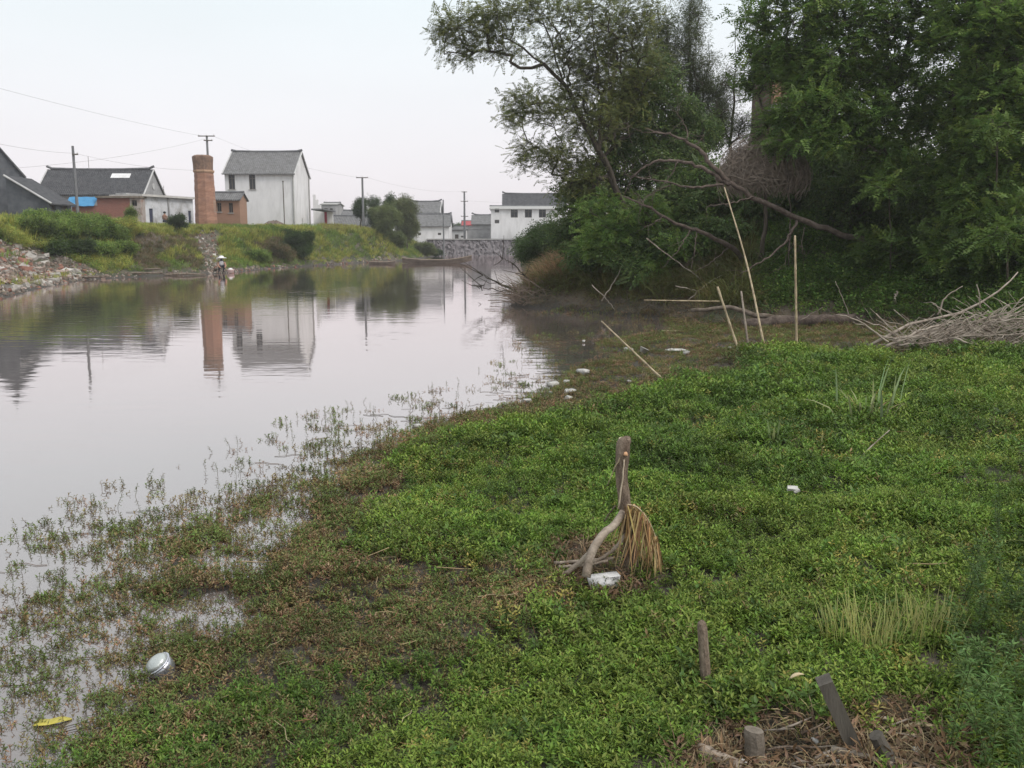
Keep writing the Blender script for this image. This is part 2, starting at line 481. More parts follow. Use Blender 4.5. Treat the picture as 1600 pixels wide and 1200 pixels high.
def tuft(n, rad, L, w, c, spread=.5, bend=.35, j=.25):
    parts = []
    for _ in range(n):
        r = rad * math.sqrt(random.random()); a = random.uniform(0, 6.28); a2 = a + random.uniform(-.8, .8)
        sp = random.uniform(.05, spread)
        parts.append(blade((r * math.cos(a), r * math.sin(a), 0), (math.cos(a2) * sp, math.sin(a2) * sp, 1), L * random.uniform(.6, 1.15), w * random.uniform(.7, 1.2), jit(c, j), random.uniform(.3, 1.4) * bend))
    return cat(parts)
def leafball(n, rad, L, Wd, c, j=.3, up=.5, flat=.7):
    parts = []
    for _ in range(n):
        d = np.array([random.gauss(0, 1), random.gauss(0, 1), random.gauss(0, 1) * flat]); d /= np.linalg.norm(d)
        p = d * rad * random.random() ** .5
        dd = d + np.array([random.uniform(-.6, .6), random.uniform(-.6, .6), random.uniform(-.7, .2)])
        parts.append(leaf_geo(p, dd, (random.uniform(-.6, .6), random.uniform(-.6, .6), up + random.random()), L * random.uniform(.7, 1.2), Wd * random.uniform(.7, 1.2), jit(c, j), tipdrop=.1))
    return cat(parts)
def pinnate(nl, L, lL, lW, c, droop=.25, j=.2):
    """compound leaf along +x"""
    parts = []; cc = jit(c, .15)
    for k in range(nl):
        t = (k + 1) / nl; b = np.array([L * t, 0, -droop * L * t * t])
        for s in (-1, 1):
            parts.append(leaf_geo(b, (.55, s, random.uniform(-.35, .1)), (random.uniform(-.3, .3), random.uniform(-.3, .3), 1), lL * random.uniform(.8, 1.15) * (1.1 - .4 * t), lW, jit(cc, j), fold=.1))
    parts.append(leaf_geo((L, 0, -droop * L), (1, 0, -.3), (0, 0, 1), lL, lW, cc))
    return cat(parts)

def frames(dirs, ups):
    x = dirs / np.linalg.norm(dirs, axis=1, keepdims=True)
    y = np.cross(ups, x); y /= np.linalg.norm(y, axis=1, keepdims=True) + 1e-9
    z = np.cross(x, y)
    return np.stack([x, y, z], 2)
def bake(templates, idx, P, Rm, S, cj=.25):
    Vs, Fs, Cs = [], [], []; o = 0
    for k, (v, f, c) in enumerate(templates):
        sel = np.where(idx == k)[0]
        if len(sel) == 0: continue
        W = np.einsum('nij,vj->nvi', Rm[sel], v) * S[sel][:, None, None] + P[sel][:, None, :]
        n = len(sel); nv = len(v)
        Vs.append(W.reshape(-1, 3))
        Fs.append((f[None] + (np.arange(n) * nv)[:, None, None]).reshape(-1, 3) + o)
        cc = c[None] * (1 + rng.uniform(-cj, cj, (n, 1, 1))) * np.ones((n, nv, 3)) if True else c
        Cs.append(cc.reshape(-1, 3)); o += n * nv
    return np.concatenate(Vs), np.concatenate(Fs), np.concatenate(Cs)

# ------------------------------------------------------------------ geometry-node scatter (only for uncountable cover)
def tmpl_obj(name, geo, m):
    me = np_mesh(name, geo[0], geo[1], geo[2]); me.materials.append(m)
    return bpy.data.objects.new(name, me)          # not linked to the scene
def scatter(name, label, cat_, P, rot, S, idx, tobjs):
    me = bpy.data.meshes.new(name); me.vertices.add(len(P)); me.vertices.foreach_set('co', np.asarray(P, np.float32).ravel())
    a = me.attributes.new('rot', 'FLOAT_VECTOR', 'POINT'); a.data.foreach_set('vector', np.asarray(rot, np.float32).ravel())
    a = me.attributes.new('scl', 'FLOAT', 'POINT'); a.data.foreach_set('value', np.asarray(S, np.float32))
    a = me.attributes.new('idx', 'INT', 'POINT'); a.data.foreach_set('value', np.asarray(idx, np.int32))
    o = bpy.data.objects.new(name, me); col.objects.link(o)
    for t in tobjs:
        for m in t.data.materials:
            if m.name not in me.materials: me.materials.append(m)
    g = bpy.data.node_groups.new(name + '_nodes', 'GeometryNodeTree')
    g.interface.new_socket('Geometry', in_out='INPUT', socket_type='NodeSocketGeometry')
    g.interface.new_socket('Geometry', in_out='OUTPUT', socket_type='NodeSocketGeometry')
    n, l = g.nodes, g.links
    gi, go = n.new('NodeGroupInput'), n.new('NodeGroupOutput')
    j = n.new('GeometryNodeJoinGeometry')
    def attr(nm, ty):
        x = n.new('GeometryNodeInputNamedAttribute'); x.data_type = ty; x.inputs[0].default_value = nm
        return x.outputs[0]
    ar, as_, ai = attr('rot', 'FLOAT_VECTOR'), attr('scl', 'FLOAT'), attr('idx', 'INT')
    e2r = n.new('FunctionNodeEulerToRotation'); l.new(ar, e2r.inputs[0])
    mp = n.new('GeometryNodeMeshToPoints'); l.new(gi.outputs[0], mp.inputs[0])
    for k, t in enumerate(tobjs):
        oi = n.new('GeometryNodeObjectInfo'); oi.inputs[0].default_value = t; oi.inputs[1].default_value = False
        cmp = n.new('FunctionNodeCompare'); cmp.data_type = 'INT'; cmp.operation = 'EQUAL'
        l.new(ai, cmp.inputs[2]); cmp.inputs[3].default_value = k
        ip = n.new('GeometryNodeInstanceOnPoints')
        l.new(mp.outputs[0], ip.inputs['Points']); l.new(oi.outputs['Geometry'], ip.inputs['Instance'])
        l.new(cmp.outputs[0], ip.inputs['Selection']); l.new(e2r.outputs[0], ip.inputs['Rotation']); l.new(as_, ip.inputs['Scale'])
        l.new(ip.outputs[0], j.inputs[0])
    l.new(j.outputs[0], go.inputs[0])
    md = o.modifiers.new('scatter', 'NODES'); md.node_group = g
    return props(o, label, cat_, kind='stuff')

# ------------------------------------------------------------------ THE SETTING: ground and river
def axis(parts):
    out = []
    for a, b, s in parts: out += list(np.arange(a, b, s))
    return np.array(out + [parts[-1][1]])
gx = axis([(-900, -120, 60), (-120, -45, 5), (-45, -10, .8), (-10, 14, .22), (14, 30, .8), (30, 120, 5), (120, 900, 60)])
gy = axis([(-40, -4, 4), (-4, 12, .2), (12, 36, .3), (36, 100, .8), (100, 139, 1.5), (139, 140.1, .55), (140.1, 141.5, .4), (141.5, 220, 6), (220, 1600, 90)])
XX, YY = np.meshgrid(gx, gy)
ZZ = H(XX, YY)
nx, ny = len(gx), len(gy)
ii, jj = np.meshgrid(np.arange(nx - 1), np.arange(ny - 1))
q = (jj * nx + ii).ravel()
GF = np.stack([q, q + 1, q + 1 + nx, q + nx], 1)
ground = link('ground', np_mesh('ground', np.stack([XX.ravel(), YY.ravel(), ZZ.ravel()], 1), GF, smooth=True), EARTH)
props(ground, 'earth banks and muddy marsh floor on both sides of the river', 'ground', kind='structure')
river = MB().poly([(-60, -30, 0), (30, -30, 0), (30, 141, 0), (-60, 141, 0)]).build('river', WATER)
props(river, 'still grey river reflecting sky and houses', 'river', kind='structure')


# ================================================================== BUILDINGS ON THE FAR BANK
def rz(p, a): return Matrix.Translation(Vector(p)) @ Matrix.Rotation(R(a), 4, 'Z')
FRAME = mat('window_frame', (.10, .085, .07), (.17, .15, .13), 4)
DOORBLUE = mat('blue_door', (.035, .04, .075), (.06, .065, .10), 4)
RIDGEMAT = mat('ridge_mortar', (.10, .10, .105), (.16, .16, .165), 3)
PALEVERGE = mat('pale_verge', (.42, .41, .40), (.55, .54, .53), 2)
def panel(mb, x0, x1, z0, z1, opens, f, depth=.18):
    """wall rectangle with real openings; f maps (x, z, inward) to a point"""
    xs = sorted({x0, x1, *[o[0] for o in opens], *[o[0] + o[2] for o in opens]})
    zs = sorted({z0, z1, *[o[1] for o in opens], *[o[1] + o[3] for o in opens]})
    for a, b in zip(xs, xs[1:]):
        for c, d in zip(zs, zs[1:]):
            mx, mz = (a + b) / 2, (c + d) / 2
            if any(o[0] < mx < o[0] + o[2] and o[1] < mz < o[1] + o[3] for o in opens): continue
            mb.poly([f(a, c, 0), f(b, c, 0), f(b, d, 0), f(a, d, 0)])
    for ox, oz, w, h, *_ in opens:
        c = [(ox, oz), (ox + w, oz), (ox + w, oz + h), (ox, oz + h)]
        for (a, b), (d, e_) in zip(c, c[1:] + c[:1]): mb.poly([f(a, b, 0), f(d, e_, 0), f(d, e_, depth), f(a, b, depth)])
def opening(root, o, f, lintel=None):
    ox, oz, w, h, kind = o[:5]
    def slab(mb, a, c, b, d, t0, t1):
        p = [f(a, c, t0), f(b, c, t0), f(b, d, t0), f(a, d, t0)]; qv = [f(a, c, t1), f(b, c, t1), f(b, d, t1), f(a, d, t1)]
        b0 = mb._a(p + qv)
        for q in ((0, 1, 2, 3), (7, 6, 5, 4), (0, 4, 5, 1), (1, 5, 6, 2), (2, 6, 7, 3), (3, 7, 4, 0)): mb.f.append(tuple(b0 + k for k in q))
    if kind.startswith('door'):
        mb = MB(); slab(mb, ox + .003, oz, ox + w - .003, oz + h - .003, .10, .16)
        d = mb.build('door', {'door': DOORBLUE, 'door_wood': FRAME, 'door_red': MATS.get('red_paint') or mat('red_paint', (.30, .02, .05), (.38, .03, .07), 3, .6)}[kind], root)
        mb = MB(); slab(mb, ox + w * .8, oz + h * .45, ox + w * .87, oz + h * .52, .07, .10); mb.build('handle', FRAME, d)
        return
    mb = MB(); t = min(.07, w * .12)
    slab(mb, ox + .003, oz + .003, ox + t, oz + h - .003, .08, .15); slab(mb, ox + w - t, oz + .003, ox + w - .003, oz + h - .003, .08, .15)
    slab(mb, ox + t, oz + .003, ox + w - t, oz + t, .08, .15); slab(mb, ox + t, oz + h - t, ox + w - t, oz + h - .003, .08, .15)
    slab(mb, ox + w / 2 - t / 2, oz + t, ox + w / 2 + t / 2, oz + h - t, .085, .145)
    slab(mb, ox + t, oz + h * .66, ox + w / 2 - t / 2, oz + h * .66 + t, .085, .145); slab(mb, ox + w / 2 + t / 2, oz + h * .66, ox + w - t, oz + h * .66 + t, .085, .145)
    wd = mb.build('window', FRAME, root)
    mb = MB(); slab(mb, ox + .01, oz + .01, ox + w - .01, oz + h - .01, .155, .175); mb.build('pane', GLASS, wd)
    if kind == 'window_sill':
        mb = MB(); slab(mb, ox - .08, oz - .08, ox + w + .08, oz - .003, -.07, .05); mb.build('sill', CONCRETE, wd)
def gable_house(name, label, org, rot, W, Dp, Hw, Hr, wallm, roofm, front=(), right=(), left=(), ov=.35, gov=.18, group=None, upturn=.0, verge=True, sink=1.8):
    """ridge along local x; the front wall is local y = 0 facing -y; base sunk into the ground"""
    M = rz(org, rot); root = thing(name, label, 'house', org, group)
    w = MB(M)
    ff = lambda x, z, t: (x, t, z)
    fr = lambda x, z, t: (W - t, x, z)
    fl = lambda x, z, t: (t, Dp - x, z)
    fb = lambda x, z, t: (W - x, Dp - t, z)
    panel(w, 0, W, -sink, Hw, front, ff); panel(w, 0, Dp, -sink, Hw, right, fr); panel(w, 0, Dp, -sink, Hw, left, fl); panel(w, 0, W, -sink, Hw, (), fb)
    w.poly([(W, 0, Hw), (W, Dp, Hw), (W, Dp / 2, Hw + Hr)]); w.poly([(0, Dp, Hw), (0, 0, Hw), (0, Dp / 2, Hw + Hr)])
    w.build('wall', wallm, root)
    fM = lambda f: (lambda x, z, t: M @ Vector(f(x, z, t)))
    for o in front: opening(root, o, fM(ff))
    for o in right: opening(root, o, fM(fr))
    for o in left: opening(root, o, fM(fl))
    r = MB(M); sl = Hr / (Dp / 2); th = .14
    for s in (0, 1):
        ye = -ov if s == 0 else Dp + ov; zl = Hw - sl * ov
        a = [(-gov, ye, zl), (W + gov, ye, zl), (W + gov, Dp / 2, Hw + Hr), (-gov, Dp / 2, Hw + Hr)]
        b0 = r._a([(x, y, z + .02) for x, y, z in a] + [(x, y, z + th) for x, y, z in a])
        for q in ((3, 2, 1, 0), (4, 5, 6, 7), (0, 1, 5, 4), (1, 2, 6, 5), (3, 0, 4, 7)): r.f.append(tuple(b0 + k for k in q))
    ro = r.build('roof', roofm, root)
    zr = Hw + Hr + th
    mb = MB(M); mb.tube([(-gov - .05, Dp / 2, zr + upturn + .03), (-gov + .5, Dp / 2, zr + upturn * .3), (W * .3, Dp / 2, zr), (W * .7, Dp / 2, zr), (W + gov - .5, Dp / 2, zr + upturn * .3), (W + gov + .05, Dp / 2, zr + upturn + .03)], .13, 8); mb.build('ridge_cap', RIDGEMAT, ro)
    if verge:
        zl = Hw - sl * ov
        for x in (-gov, W + gov):
            MB(M).tube([(x, -ov, zl + th * .7), (x, Dp / 2, Hw + Hr + th * .7), (x, Dp + ov, zl + th * .7)], .085, 5).build('verge', PALEVERGE if verge == 'pale' else RIDGEMAT, ro)
    return root, M
def gutter(root, M, x0, x1, y, z):
    MB(M).tube([(x0, y, z), (x1, y, z)], .06, 6).build('gutter', CONCRETE, root)
def xz(u, v, D): p = G(u, v, D); return p.x, p.z

# --- 1 dark grey gabled house at the left, ridge along the view
zb = 3.5
x_r, z_e = xz(38, 277, 72); x_p, z_p = xz(-3, 226, 72)
Wd = (x_r - x_p) * 2
h1, M1 = gable_house('grey_house', 'tall dark grey house with a steep plain gable facing the river', (x_r, 72, zb), 124, 8.0, Wd, z_e - zb, z_p - z_e, GREYPLASTER, TILE, ov=.1, gov=.12, upturn=.3)
# chimney-like finial on its gable
MB(M1).mm((-.15, Wd / 2 - .12, z_p - zb), (.15, Wd / 2 + .12, z_p - zb + .5)).build('finial', RIDGEMAT, h1)
# lean-to with one falling roof
def lean_to():
    x0, zt = xz(8, 274, 68); x1, zl = xz(76, 314, 68); y0, y1 = 68.0, 71.4
    root = thing('lean_to_shed', 'low dark grey lean-to shed with a falling tile roof beside the pole', 'shed', (x0, y0, zb))
    m = MB()
    zw = zl - .12
    m.poly([(x0, y0, 1.5), (x1, y0, 1.5), (x1, y0, zw), (x0, y0, zt - .12)])
    f = lambda x, z, t: (x1 - t, y0 + x, z)
    op = [(.35, 4.6, .6, .5, 'window'), (2.0, 3.4, .8, 1.7, 'door_wood')]
    panel(m, 0, y1 - y0, 1.5, zw, op, f)
    m.poly([(x1, y1, 1.5), (x0, y1, 1.5), (x0, y1, zt - .12), (x1, y1, zw)])
    m.build('wall', GREYPLASTER, root)
    for o in op: opening(root, o, lambda x, z, t: Vector(f(x, z, t)))
    k = (zt - zl) / (x1 - x0); xe = x1 + .3
    r = MB(); a = [(x0, y0 - .2, zt), (xe, y0 - .2, zl - .3 * k), (xe, y1 + .3, zl - .3 * k), (x0, y1 + .3, zt)]
    b0 = r._a([(x, y, z - .1) for x, y, z in a] + a)
    for q in ((3, 2, 1, 0), (4, 5, 6, 7), (0, 1, 5, 4), (1, 2, 6, 5), (2, 3, 7, 6), (3, 0, 4, 7)): r.f.append(tuple(b0 + j for j in q))
    ro = r.build('roof', TILE, root)
    MB().tube([(x0, y0 - .22, zt), (xe, y0 - .22, zl - .3 * k)], .08, 6).build('verge', PALEVERGE, ro)
lean_to()

# --- 2 long house with dark tiled roof
x0, _ = xz(58, 300, 96); x1, ze = xz(224, 302, 96); _, zp = xz(140, 273, 104.8)
h2, M2 = gable_house('tiled_house', 'long single-storey house with dark tile roof and a pale roof patch', (x0, 96, 3.4), 0, x1 - x0, 5.6, ze - 3.4, zp - ze, PALEGREY, TILE, ov=.3, gov=.15, upturn=.3, verge='pale')
Wl = x1 - x0; sl2 = (zp - ze) / 2.8
xa = xz(173, 280, 97.8)[0] - x0; xb = xz(203, 280, 97.8)[0] - x0
zz = lambda y: (ze - 3.4) + sl2 * y + .17
MB(M2).poly([(xa, 1.7, zz(1.7)), (xb, 1.7, zz(1.7)), (xb, 2.25, zz(2.25)), (xa, 2.25, zz(2.25))]).poly([(xa, 1.7, zz(1.7) - .05), (xa, 2.25, zz(2.25) - .05), (xb, 2.25, zz(2.25) - .05), (xb, 1.7, zz(1.7) - .05)]).build('roof_patch', WHITEWASH, h2)
MB(M2).tube([(Wl + .01, 2.8, ze - 3.4 + .85), (Wl + .05, 2.8, ze - 3.4 + .85)], .35, 12).build('gable_medallion', PALEVERGE, h2)
MB(M2).tube([(xz(140, 260, 99)[0] - x0, 2.8, zp - 3.4 + .1), (xz(140, 260, 99)[0] - x0, 2.8, zp - 3.4 + 1.5)], .025, 5).build('antenna', FRAME, h2)
MB(M2).mm((-2.6, .6, -.6), (-.01, 4.2, ze - 3.4 - .1)).build('side_annex', PALEGREY, h2)

# --- 3 red brick shed with blue tarp
x0, _ = xz(112, 320, 85); x1, zt = xz(219, 305, 85)
hs = zt - 3.3; Ws = x1 - x0
op = [(xz(200, 318, 85)[0] - x0, hs - .85, .5, .55, 'window')]
op += [(.35 + k * .42, 1.05, .22, .28, 'gap') for k in (0, 2, 3)]
root = thing('brick_shed', 'low red brick shed roofed partly with a blue tarpaulin', 'shed', (x0, 85, 3.3))
Ms = rz((x0, 85, 3.3), 0)
xt = xz(152, 320, 85)[0] - x0
fsh = lambda x, z, t: (x, t, z)
m = MB(Ms); panel(m, 0, xt, -1.6, hs - .95, [o for o in op if o[4] == 'gap'], fsh, .12)
panel(m, xt, Ws - 1.0, -1.6, hs - .25, op[:1] if op[0][0] < Ws - 1.0 and op[0][0] + .5 < Ws - 1 else [], fsh, .18)
m.mm((.05, .3, -1.6), (Ws - 1.0, 3.4, hs - 1.0)); m.mm((xt + .05, .3, hs - 1.0), (Ws - 1.0, 3.4, hs - .28))
m.build('brick_wall', BRICK_RED, root)
m = MB(Ms); panel(m, Ws - 1.0, Ws, -1.6, hs - .25, [(Ws - .85, hs - 1.0, .5, .55)], fsh, .18); m.mm((Ws - .999, .3, -1.6), (Ws, 3.4, hs - .28)); m.poly([(Ws, 0, -.6), (Ws, .3, -.6), (Ws, .3, hs - .25), (Ws, 0, hs - .25)]); m.build('plaster_wall', mat('patchy_plaster', (.36, .30, .27), (.46, .41, .38), 2.2, .9, c3=(.30, .17, .13), scale3=1.2), root)
opening(root, (Ws - .85, hs - 1.0, .5, .55, 'window'), lambda x, z, t: Ms @ Vector((x, t, z)))
m = MB(Ms); m.mm((xt - .05, -.25, hs - .25), (Ws + .1, 3.5, hs - .08)); m.build('roof_slab', mat('mossy_slab', (.16, .13, .10), (.25, .21, .17), 3), root)
# tarp as a sagging sheet with thickness
nxT, nyT = 12, 6; tv = []
for t_ in (0, .03):
    for j in range(nyT + 1):
        for i in range(nxT + 1):
            fx, fy = i / nxT, j / nyT
            tv.append((-.45 + fx * (xt + .42 - .2 * (1 - fy)), -.3 + fy * .9, hs - 1.0 + fy * .85 + t_ - .03 * math.sin(fx * 6.3) ** 2 * (1 - fy) + .02 * math.sin(fx * 17 + fy * 5)))
nn = (nxT + 1); tf = []
for t_ in (0, 1):
    for j in range(nyT):
        for i in range(nxT):
            a = t_ * nn * (nyT + 1) + j * nn + i; tf.append((a, a + 1, a + 1 + nn, a + nn) if t_ else (a + nn, a + 1 + nn, a + 1, a))
m = MB(Ms); m.v = [tuple(Ms @ Vector(p)) for p in tv]; m.f = tf
m.build('tarpaulin', mat('blue_tarp', (.05, .22, .42), (.08, .28, .50), 3, .5), root)

# --- 4 white flat-roofed outbuilding in two bays
pA, pB = G(219, 304, 85.5), G(301, 309, 92)
Lw = (Vector((pB.x, pB.y, 0)) - Vector((pA.x, pA.y, 0))).length
ang = math.degrees(math.atan2(pB.y - pA.y, pB.x - pA.x))
M4 = rz((pA.x, pA.y, 3.3), ang); h4 = pA.z - 3.3
root = thing('flat_outbuilding', 'low whitewashed flat-roofed outbuilding with two narrow dark doors', 'outbuilding', (pA.x, pA.y, 3.3))
op = [(1.0, 0.05, .5, 2.0, 'door'), (Lw - .75, 0.3, .42, 1.7, 'door')]
m = MB(M4); panel(m, 0, Lw, -1.8, h4 - .15, op, lambda x, z, t: (x, t, z))
m.poly([(0, 3.6, -.8), (0, 0, -.8), (0, 0, h4 - .15), (0, 3.6, h4 - .15)]).poly([(Lw, 0, -.8), (Lw, 3.6, -.8), (Lw, 3.6, h4 - .15), (Lw, 0, h4 - .15)]).poly([(Lw, 3.6, -.8), (0, 3.6, -.8), (0, 3.6, h4 - .15), (Lw, 3.6, h4 - .15)])
m.build('wall', mat('stained_whitewash', (.56, .57, .60), (.68, .68, .70), 1.3, .9, c3=(.33, .32, .31), scale3=.9), root)
for o in op: opening(root, o, lambda x, z, t: M4 @ Vector((x, t, z)))
MB(M4).mm((-.12, -.35, h4 - .15), (Lw + .1, 3.7, h4 + .05)).build('roof_slab', mat('pale_slab', (.46, .44, .42), (.58, .56, .53), 2.5), root)
MB(M4).mm((Lw * .5 - .06, -.12, -.8), (Lw * .5 + .08, -.002, h4 - .152)).build('pillar', PALEGREY, root)
MB(M4).mm((0.5, 2.2, h4 + .055), (Lw + 1, 3.5, h4 + .22)).build('back_parapet', PALEGREY, root)
MB(M4).tube([(Lw - .9, 2.8, h4 + .4), (Lw - .9, 2.8, h4 + 1.2)], .025, 5).build('antenna', FRAME, root)

# --- 5 octagonal brick chimney
CD = 86.0; CK = CD / 72
cx, _ = xz(320, 300, CD); _, ctop = xz(318, 241, CD - 1); _, cb = xz(318, 267, CD - 1)
px1 = 72 / 1418.0
BRICK_CHIM = brick_mat('chimney_brick', (.34, .155, .10), (.46, .235, .155), (.36, .27, .2), (.24, .13, .095))
root = thing('brick_chimney', 'squat octagonal orange brick chimney with a flared top', 'chimney', (cx, CD, 3.0))
mb = MB(); mb.lathe((cx, CD, 0), [(np.interp(z_, [2.6, 3.6, cb - .12], [.90, .84, .73]) * CK * random.uniform(.975, 1.02), z_) for z_ in np.linspace(2.2, cb - .12, 26)], 8); mb.build('stack', BRICK_CHIM, root)
MB().lathe((cx, CD, 0), [(r_ * CK, z_) for r_, z_ in [(.75, cb - .12), (.80, cb), (.80, cb + .13), (.76, cb + .14)]], 8).build('band', mat('pale_brick_band', (.40, .24, .16), (.46, .30, .2), 5), root)
MB().lathe((cx - .04, CD, 0), [(r_ * CK, z_) for r_, z_ in [(.74, cb + .14), (.75, cb + .6), (.79, ctop - .35), (.79, ctop - .14), (.60, ctop)]], 8).build('crown', mat('sooty_brick', (.17, .105, .075), (.27, .17, .12), 7, c3=(.12, .08, .065), scale3=2.0, bmp=.03, bscale=12), root)

# --- 6 orange brick cottage behind the chimney
x0, _ = xz(322, 320, 89); x1, ze = xz(374, 312, 89); _, zp = xz(350, 303, 90.2)
gable_house('brick_cottage', 'small orange brick cottage with two shuttered windows beside the chimney', (x0, 89, 3.2), 0, x1 - x0, 2.4, ze - 3.2, zp - ze, BRICK_ORANGE, TILE2,
            front=[(xz(339, 320, 89)[0] - x0, ze - 3.2 - 1.15, .42, .85, 'window_sill'), (xz(357, 320, 89)[0] - x0, ze - 3.2 - 1.25, .42, .95, 'window_sill')], ov=.25, gov=.1)

# --- 7 white two-storey house
x0, _ = xz(352, 300, 99); x1, ze = xz(459, 270, 99); _, zp = xz(410, 239, 102.5)
Z7 = 3.3
w7 = [(xz(357, 280, 99)[0] - x0, xz(360, 296, 99)[1] - Z7, .68, 1.7, 'window_sill'), (xz(389, 280, 99)[0] - x0, xz(390, 296, 99)[1] - Z7, .68, 1.7, 'window_sill')]
h7, M7 = gable_house('white_house', 'tall white two-storey house with grey tiled gable roof', (x0, 99, Z7), 0, x1 - x0, 7.0, ze - Z7, zp - ze, WHITEWASH, TILE2, front=w7, right=[(3.0, 1.0, .4, .5, 'window')], ov=.35, gov=.15, upturn=.15, verge='pale')
W7 = x1 - x0
MB(M7).tube([(W7 - .12, -.08, -.4), (W7 - .12, -.08, ze - Z7 - .1)], .07, 6).build('drain_pipe', CONCRETE, h7)
MB(M7).tube([(W7 + .08, 6.8, -.4), (W7 + .08, 6.8, ze - Z7 - .1)], .09, 6).build('drain_pipe', CONCRETE, h7)
p = G(442, 284, 95); q = G(442, 355, 95)
o = MB().tube([(p.x, 95, 3.0), (p.x, 95, p.z)], .055, 6).tube([(p.x, 95, p.z - .05), (p.x + .01, 95, p.z + .1)], .09, 6).build('steel_pipe', FRAME, origin=(p.x, 95, 3.0))
props(o, 'thin dark vertical pipe standing before the white two-storey house', 'pipe')

# --- 8 white outhouse wall with red gate
x0, _ = xz(489, 340, 104); x1, zt = xz(506, 331, 104)
rg = thing('walled_annex', 'white courtyard wall with stepped top and a crimson gate', 'wall', (x0, 104, 3.0))
m = MB()
ua = [489, 493, 497, 501, 506]; va = [304, 312, 320, 326]
for k in range(4): m.mm((xz(ua[k], 320, 104)[0], 104 + .002 * k, 2.0), (xz(ua[k + 1], 320, 104)[0] + .01, 104.3 + .002 * k, xz(490, va[k], 104)[1]))
m.build('wall', WHITEWASH, rg)
xg = xz(511, 340, 104)[0]
mb = MB(); mb.mm((x1, 104.05, 2.6), (xg, 104.2, zt)); g_ = mb.build('gate', mat('red_paint', (.30, .02, .05), (.38, .03, .07), 3, .6), rg)
MB().mm((x1 + .3, 104.0, 4.1), (x1 + .36, 104.048, 4.3)).build('handle', FRAME, g_)
MB().mm((x1 - .1, 97.9, zt), (xg + .9, 104.5, zt + .16)).build('coping', RIDGEMAT, rg)
xw = xz(520, 340, 104)[0]
MB().mm((xg, 104.01, 2.4), (xw, 104.29, zt - .01)).build('gate_wall', WHITEWASH, rg)

# --- 9 grey shed with tiled roof
x0, _ = xz(519, 350, 114); x1, ze = xz(573, 352, 114); _, zp = xz(540, 339, 116)
gable_house('grey_shed', 'low grey shed with a dark tile roof right of the crimson gate', (x0, 114, 2.8), 0, x1 - x0, 4.2, ze - 2.8, zp - ze, PALEGREY, TILE2, front=[(1.3, .7, .9, .45, 'window')], ov=.3, gov=.15)
x0, _ = xz(534, 340, 124); x1, zt = xz(590, 333, 124)
gable_house('low_house', 'long low house roof peeping over the grey shed', (x0, 124, 2.6), 0, x1 - x0, 5, zt - 2.6 - .6, .9, BRICK_RED, TILE2, ov=.3)
x0, _ = xz(502, 330, 128); x1, zt = xz(524, 317, 128)
gable_house('far_block', 'pale flat block far behind the white two-storey house', (x0, 128, 2.6), 0, x1 - x0, 6, zt - 2.6 - .3, .3, PALEGREY, CONCRETE, ov=.1, verge=False, front=[(.4, 3.4, .5, .8, 'window'), (1.2, 3.4, .4, .8, 'window')])

# --- 12 far centre houses
D = 140
x0, _ = xz(640, 330, D + 8); x1, ze = xz(686, 331, D + 8); _, zp = xz(660, 316, D + 11)
gable_house('upper_house', 'pale two-storey house with grey roof rising behind the low white house', (x0, D + 8, 2.2), 0, x1 - x0, 6, ze - 2.2, zp - ze, PALEGREY, TILE2, ov=.5, gov=.2, upturn=.3, verge='pale', front=[(1.0, 3.0, .9, 1.0, 'window'), (3.2, 3.0, .9, 1.0, 'window')])
x0, _ = xz(640, 360, D); x1, ze = xz(702, 353, D); _, zp = xz(670, 336, D + 3)
gable_house('low_white_house', 'low white house with grey roof and small square windows', (x0, D, 2.2), 0, x1 - x0, 6, ze - 2.2, zp - ze, WHITEWASH, TILE2, ov=.3, gov=.15, upturn=.2,
            front=[(xz(653, 360, D)[0] - x0, .95, .45, .35, 'window'), (xz(684, 360, D)[0] - x0, .95, .5, .35, 'window')])
x0, _ = xz(706, 365, 150); x1, zt = xz(728, 357, 150)
gable_house('small_white_hut', 'small white hut with a shallow roof beside the far pole', (x0, 150, 2.2), 0, x1 - x0, 4, zt - 2.2 - .3, .5, WHITEWASH, TILE2, ov=.2, front=[(.5, .1, .6, 1.0, 'door_wood'), (1.5, .6, .4, .3, 'window')])
x0, _ = xz(722, 350, 175); x1, zt = xz(738, 352, 175)
gable_house('red_roof_hut', 'tiny hut with a red roof between the far pole and grey house', (x0, 175, 2.2), 0, x1 - x0, 4, zt - 2.2, .75, PALEGREY, mat('red_roof', (.32, .06, .07), (.40, .09, .09), 3), ov=.2)
x0, _ = xz(738, 350, 165); x1, ze = xz(772, 350, 165); _, zp = xz(750, 337, 168)
gable_house('far_grey_house', 'grey-roofed house squeezed behind the big white riverside house', (x0, 165, 2.2), 0, x1 - x0, 6, ze - 2.2, zp - ze, PALEGREY, TILE2, ov=.3, upturn=.35, front=[(.6, .3, .8, .9, 'window')])
x0, _ = xz(731, 365, 146); x1, zt = xz(766, 358, 146)
o = MB().mm((x0, 146, 1.8), (x1, 146.3, zt)).mm((x0 - .1, 145.9, zt), (x1, 146.4, zt + .15)).build('yard_wall', PALEGREY, origin=(x0, 146, 1.8))
props(o, 'grey yard wall running up to the big white riverside house', 'wall')
x0, ze = xz(767, 327, 141.5); x1, _ = xz(880, 330, 141.5)
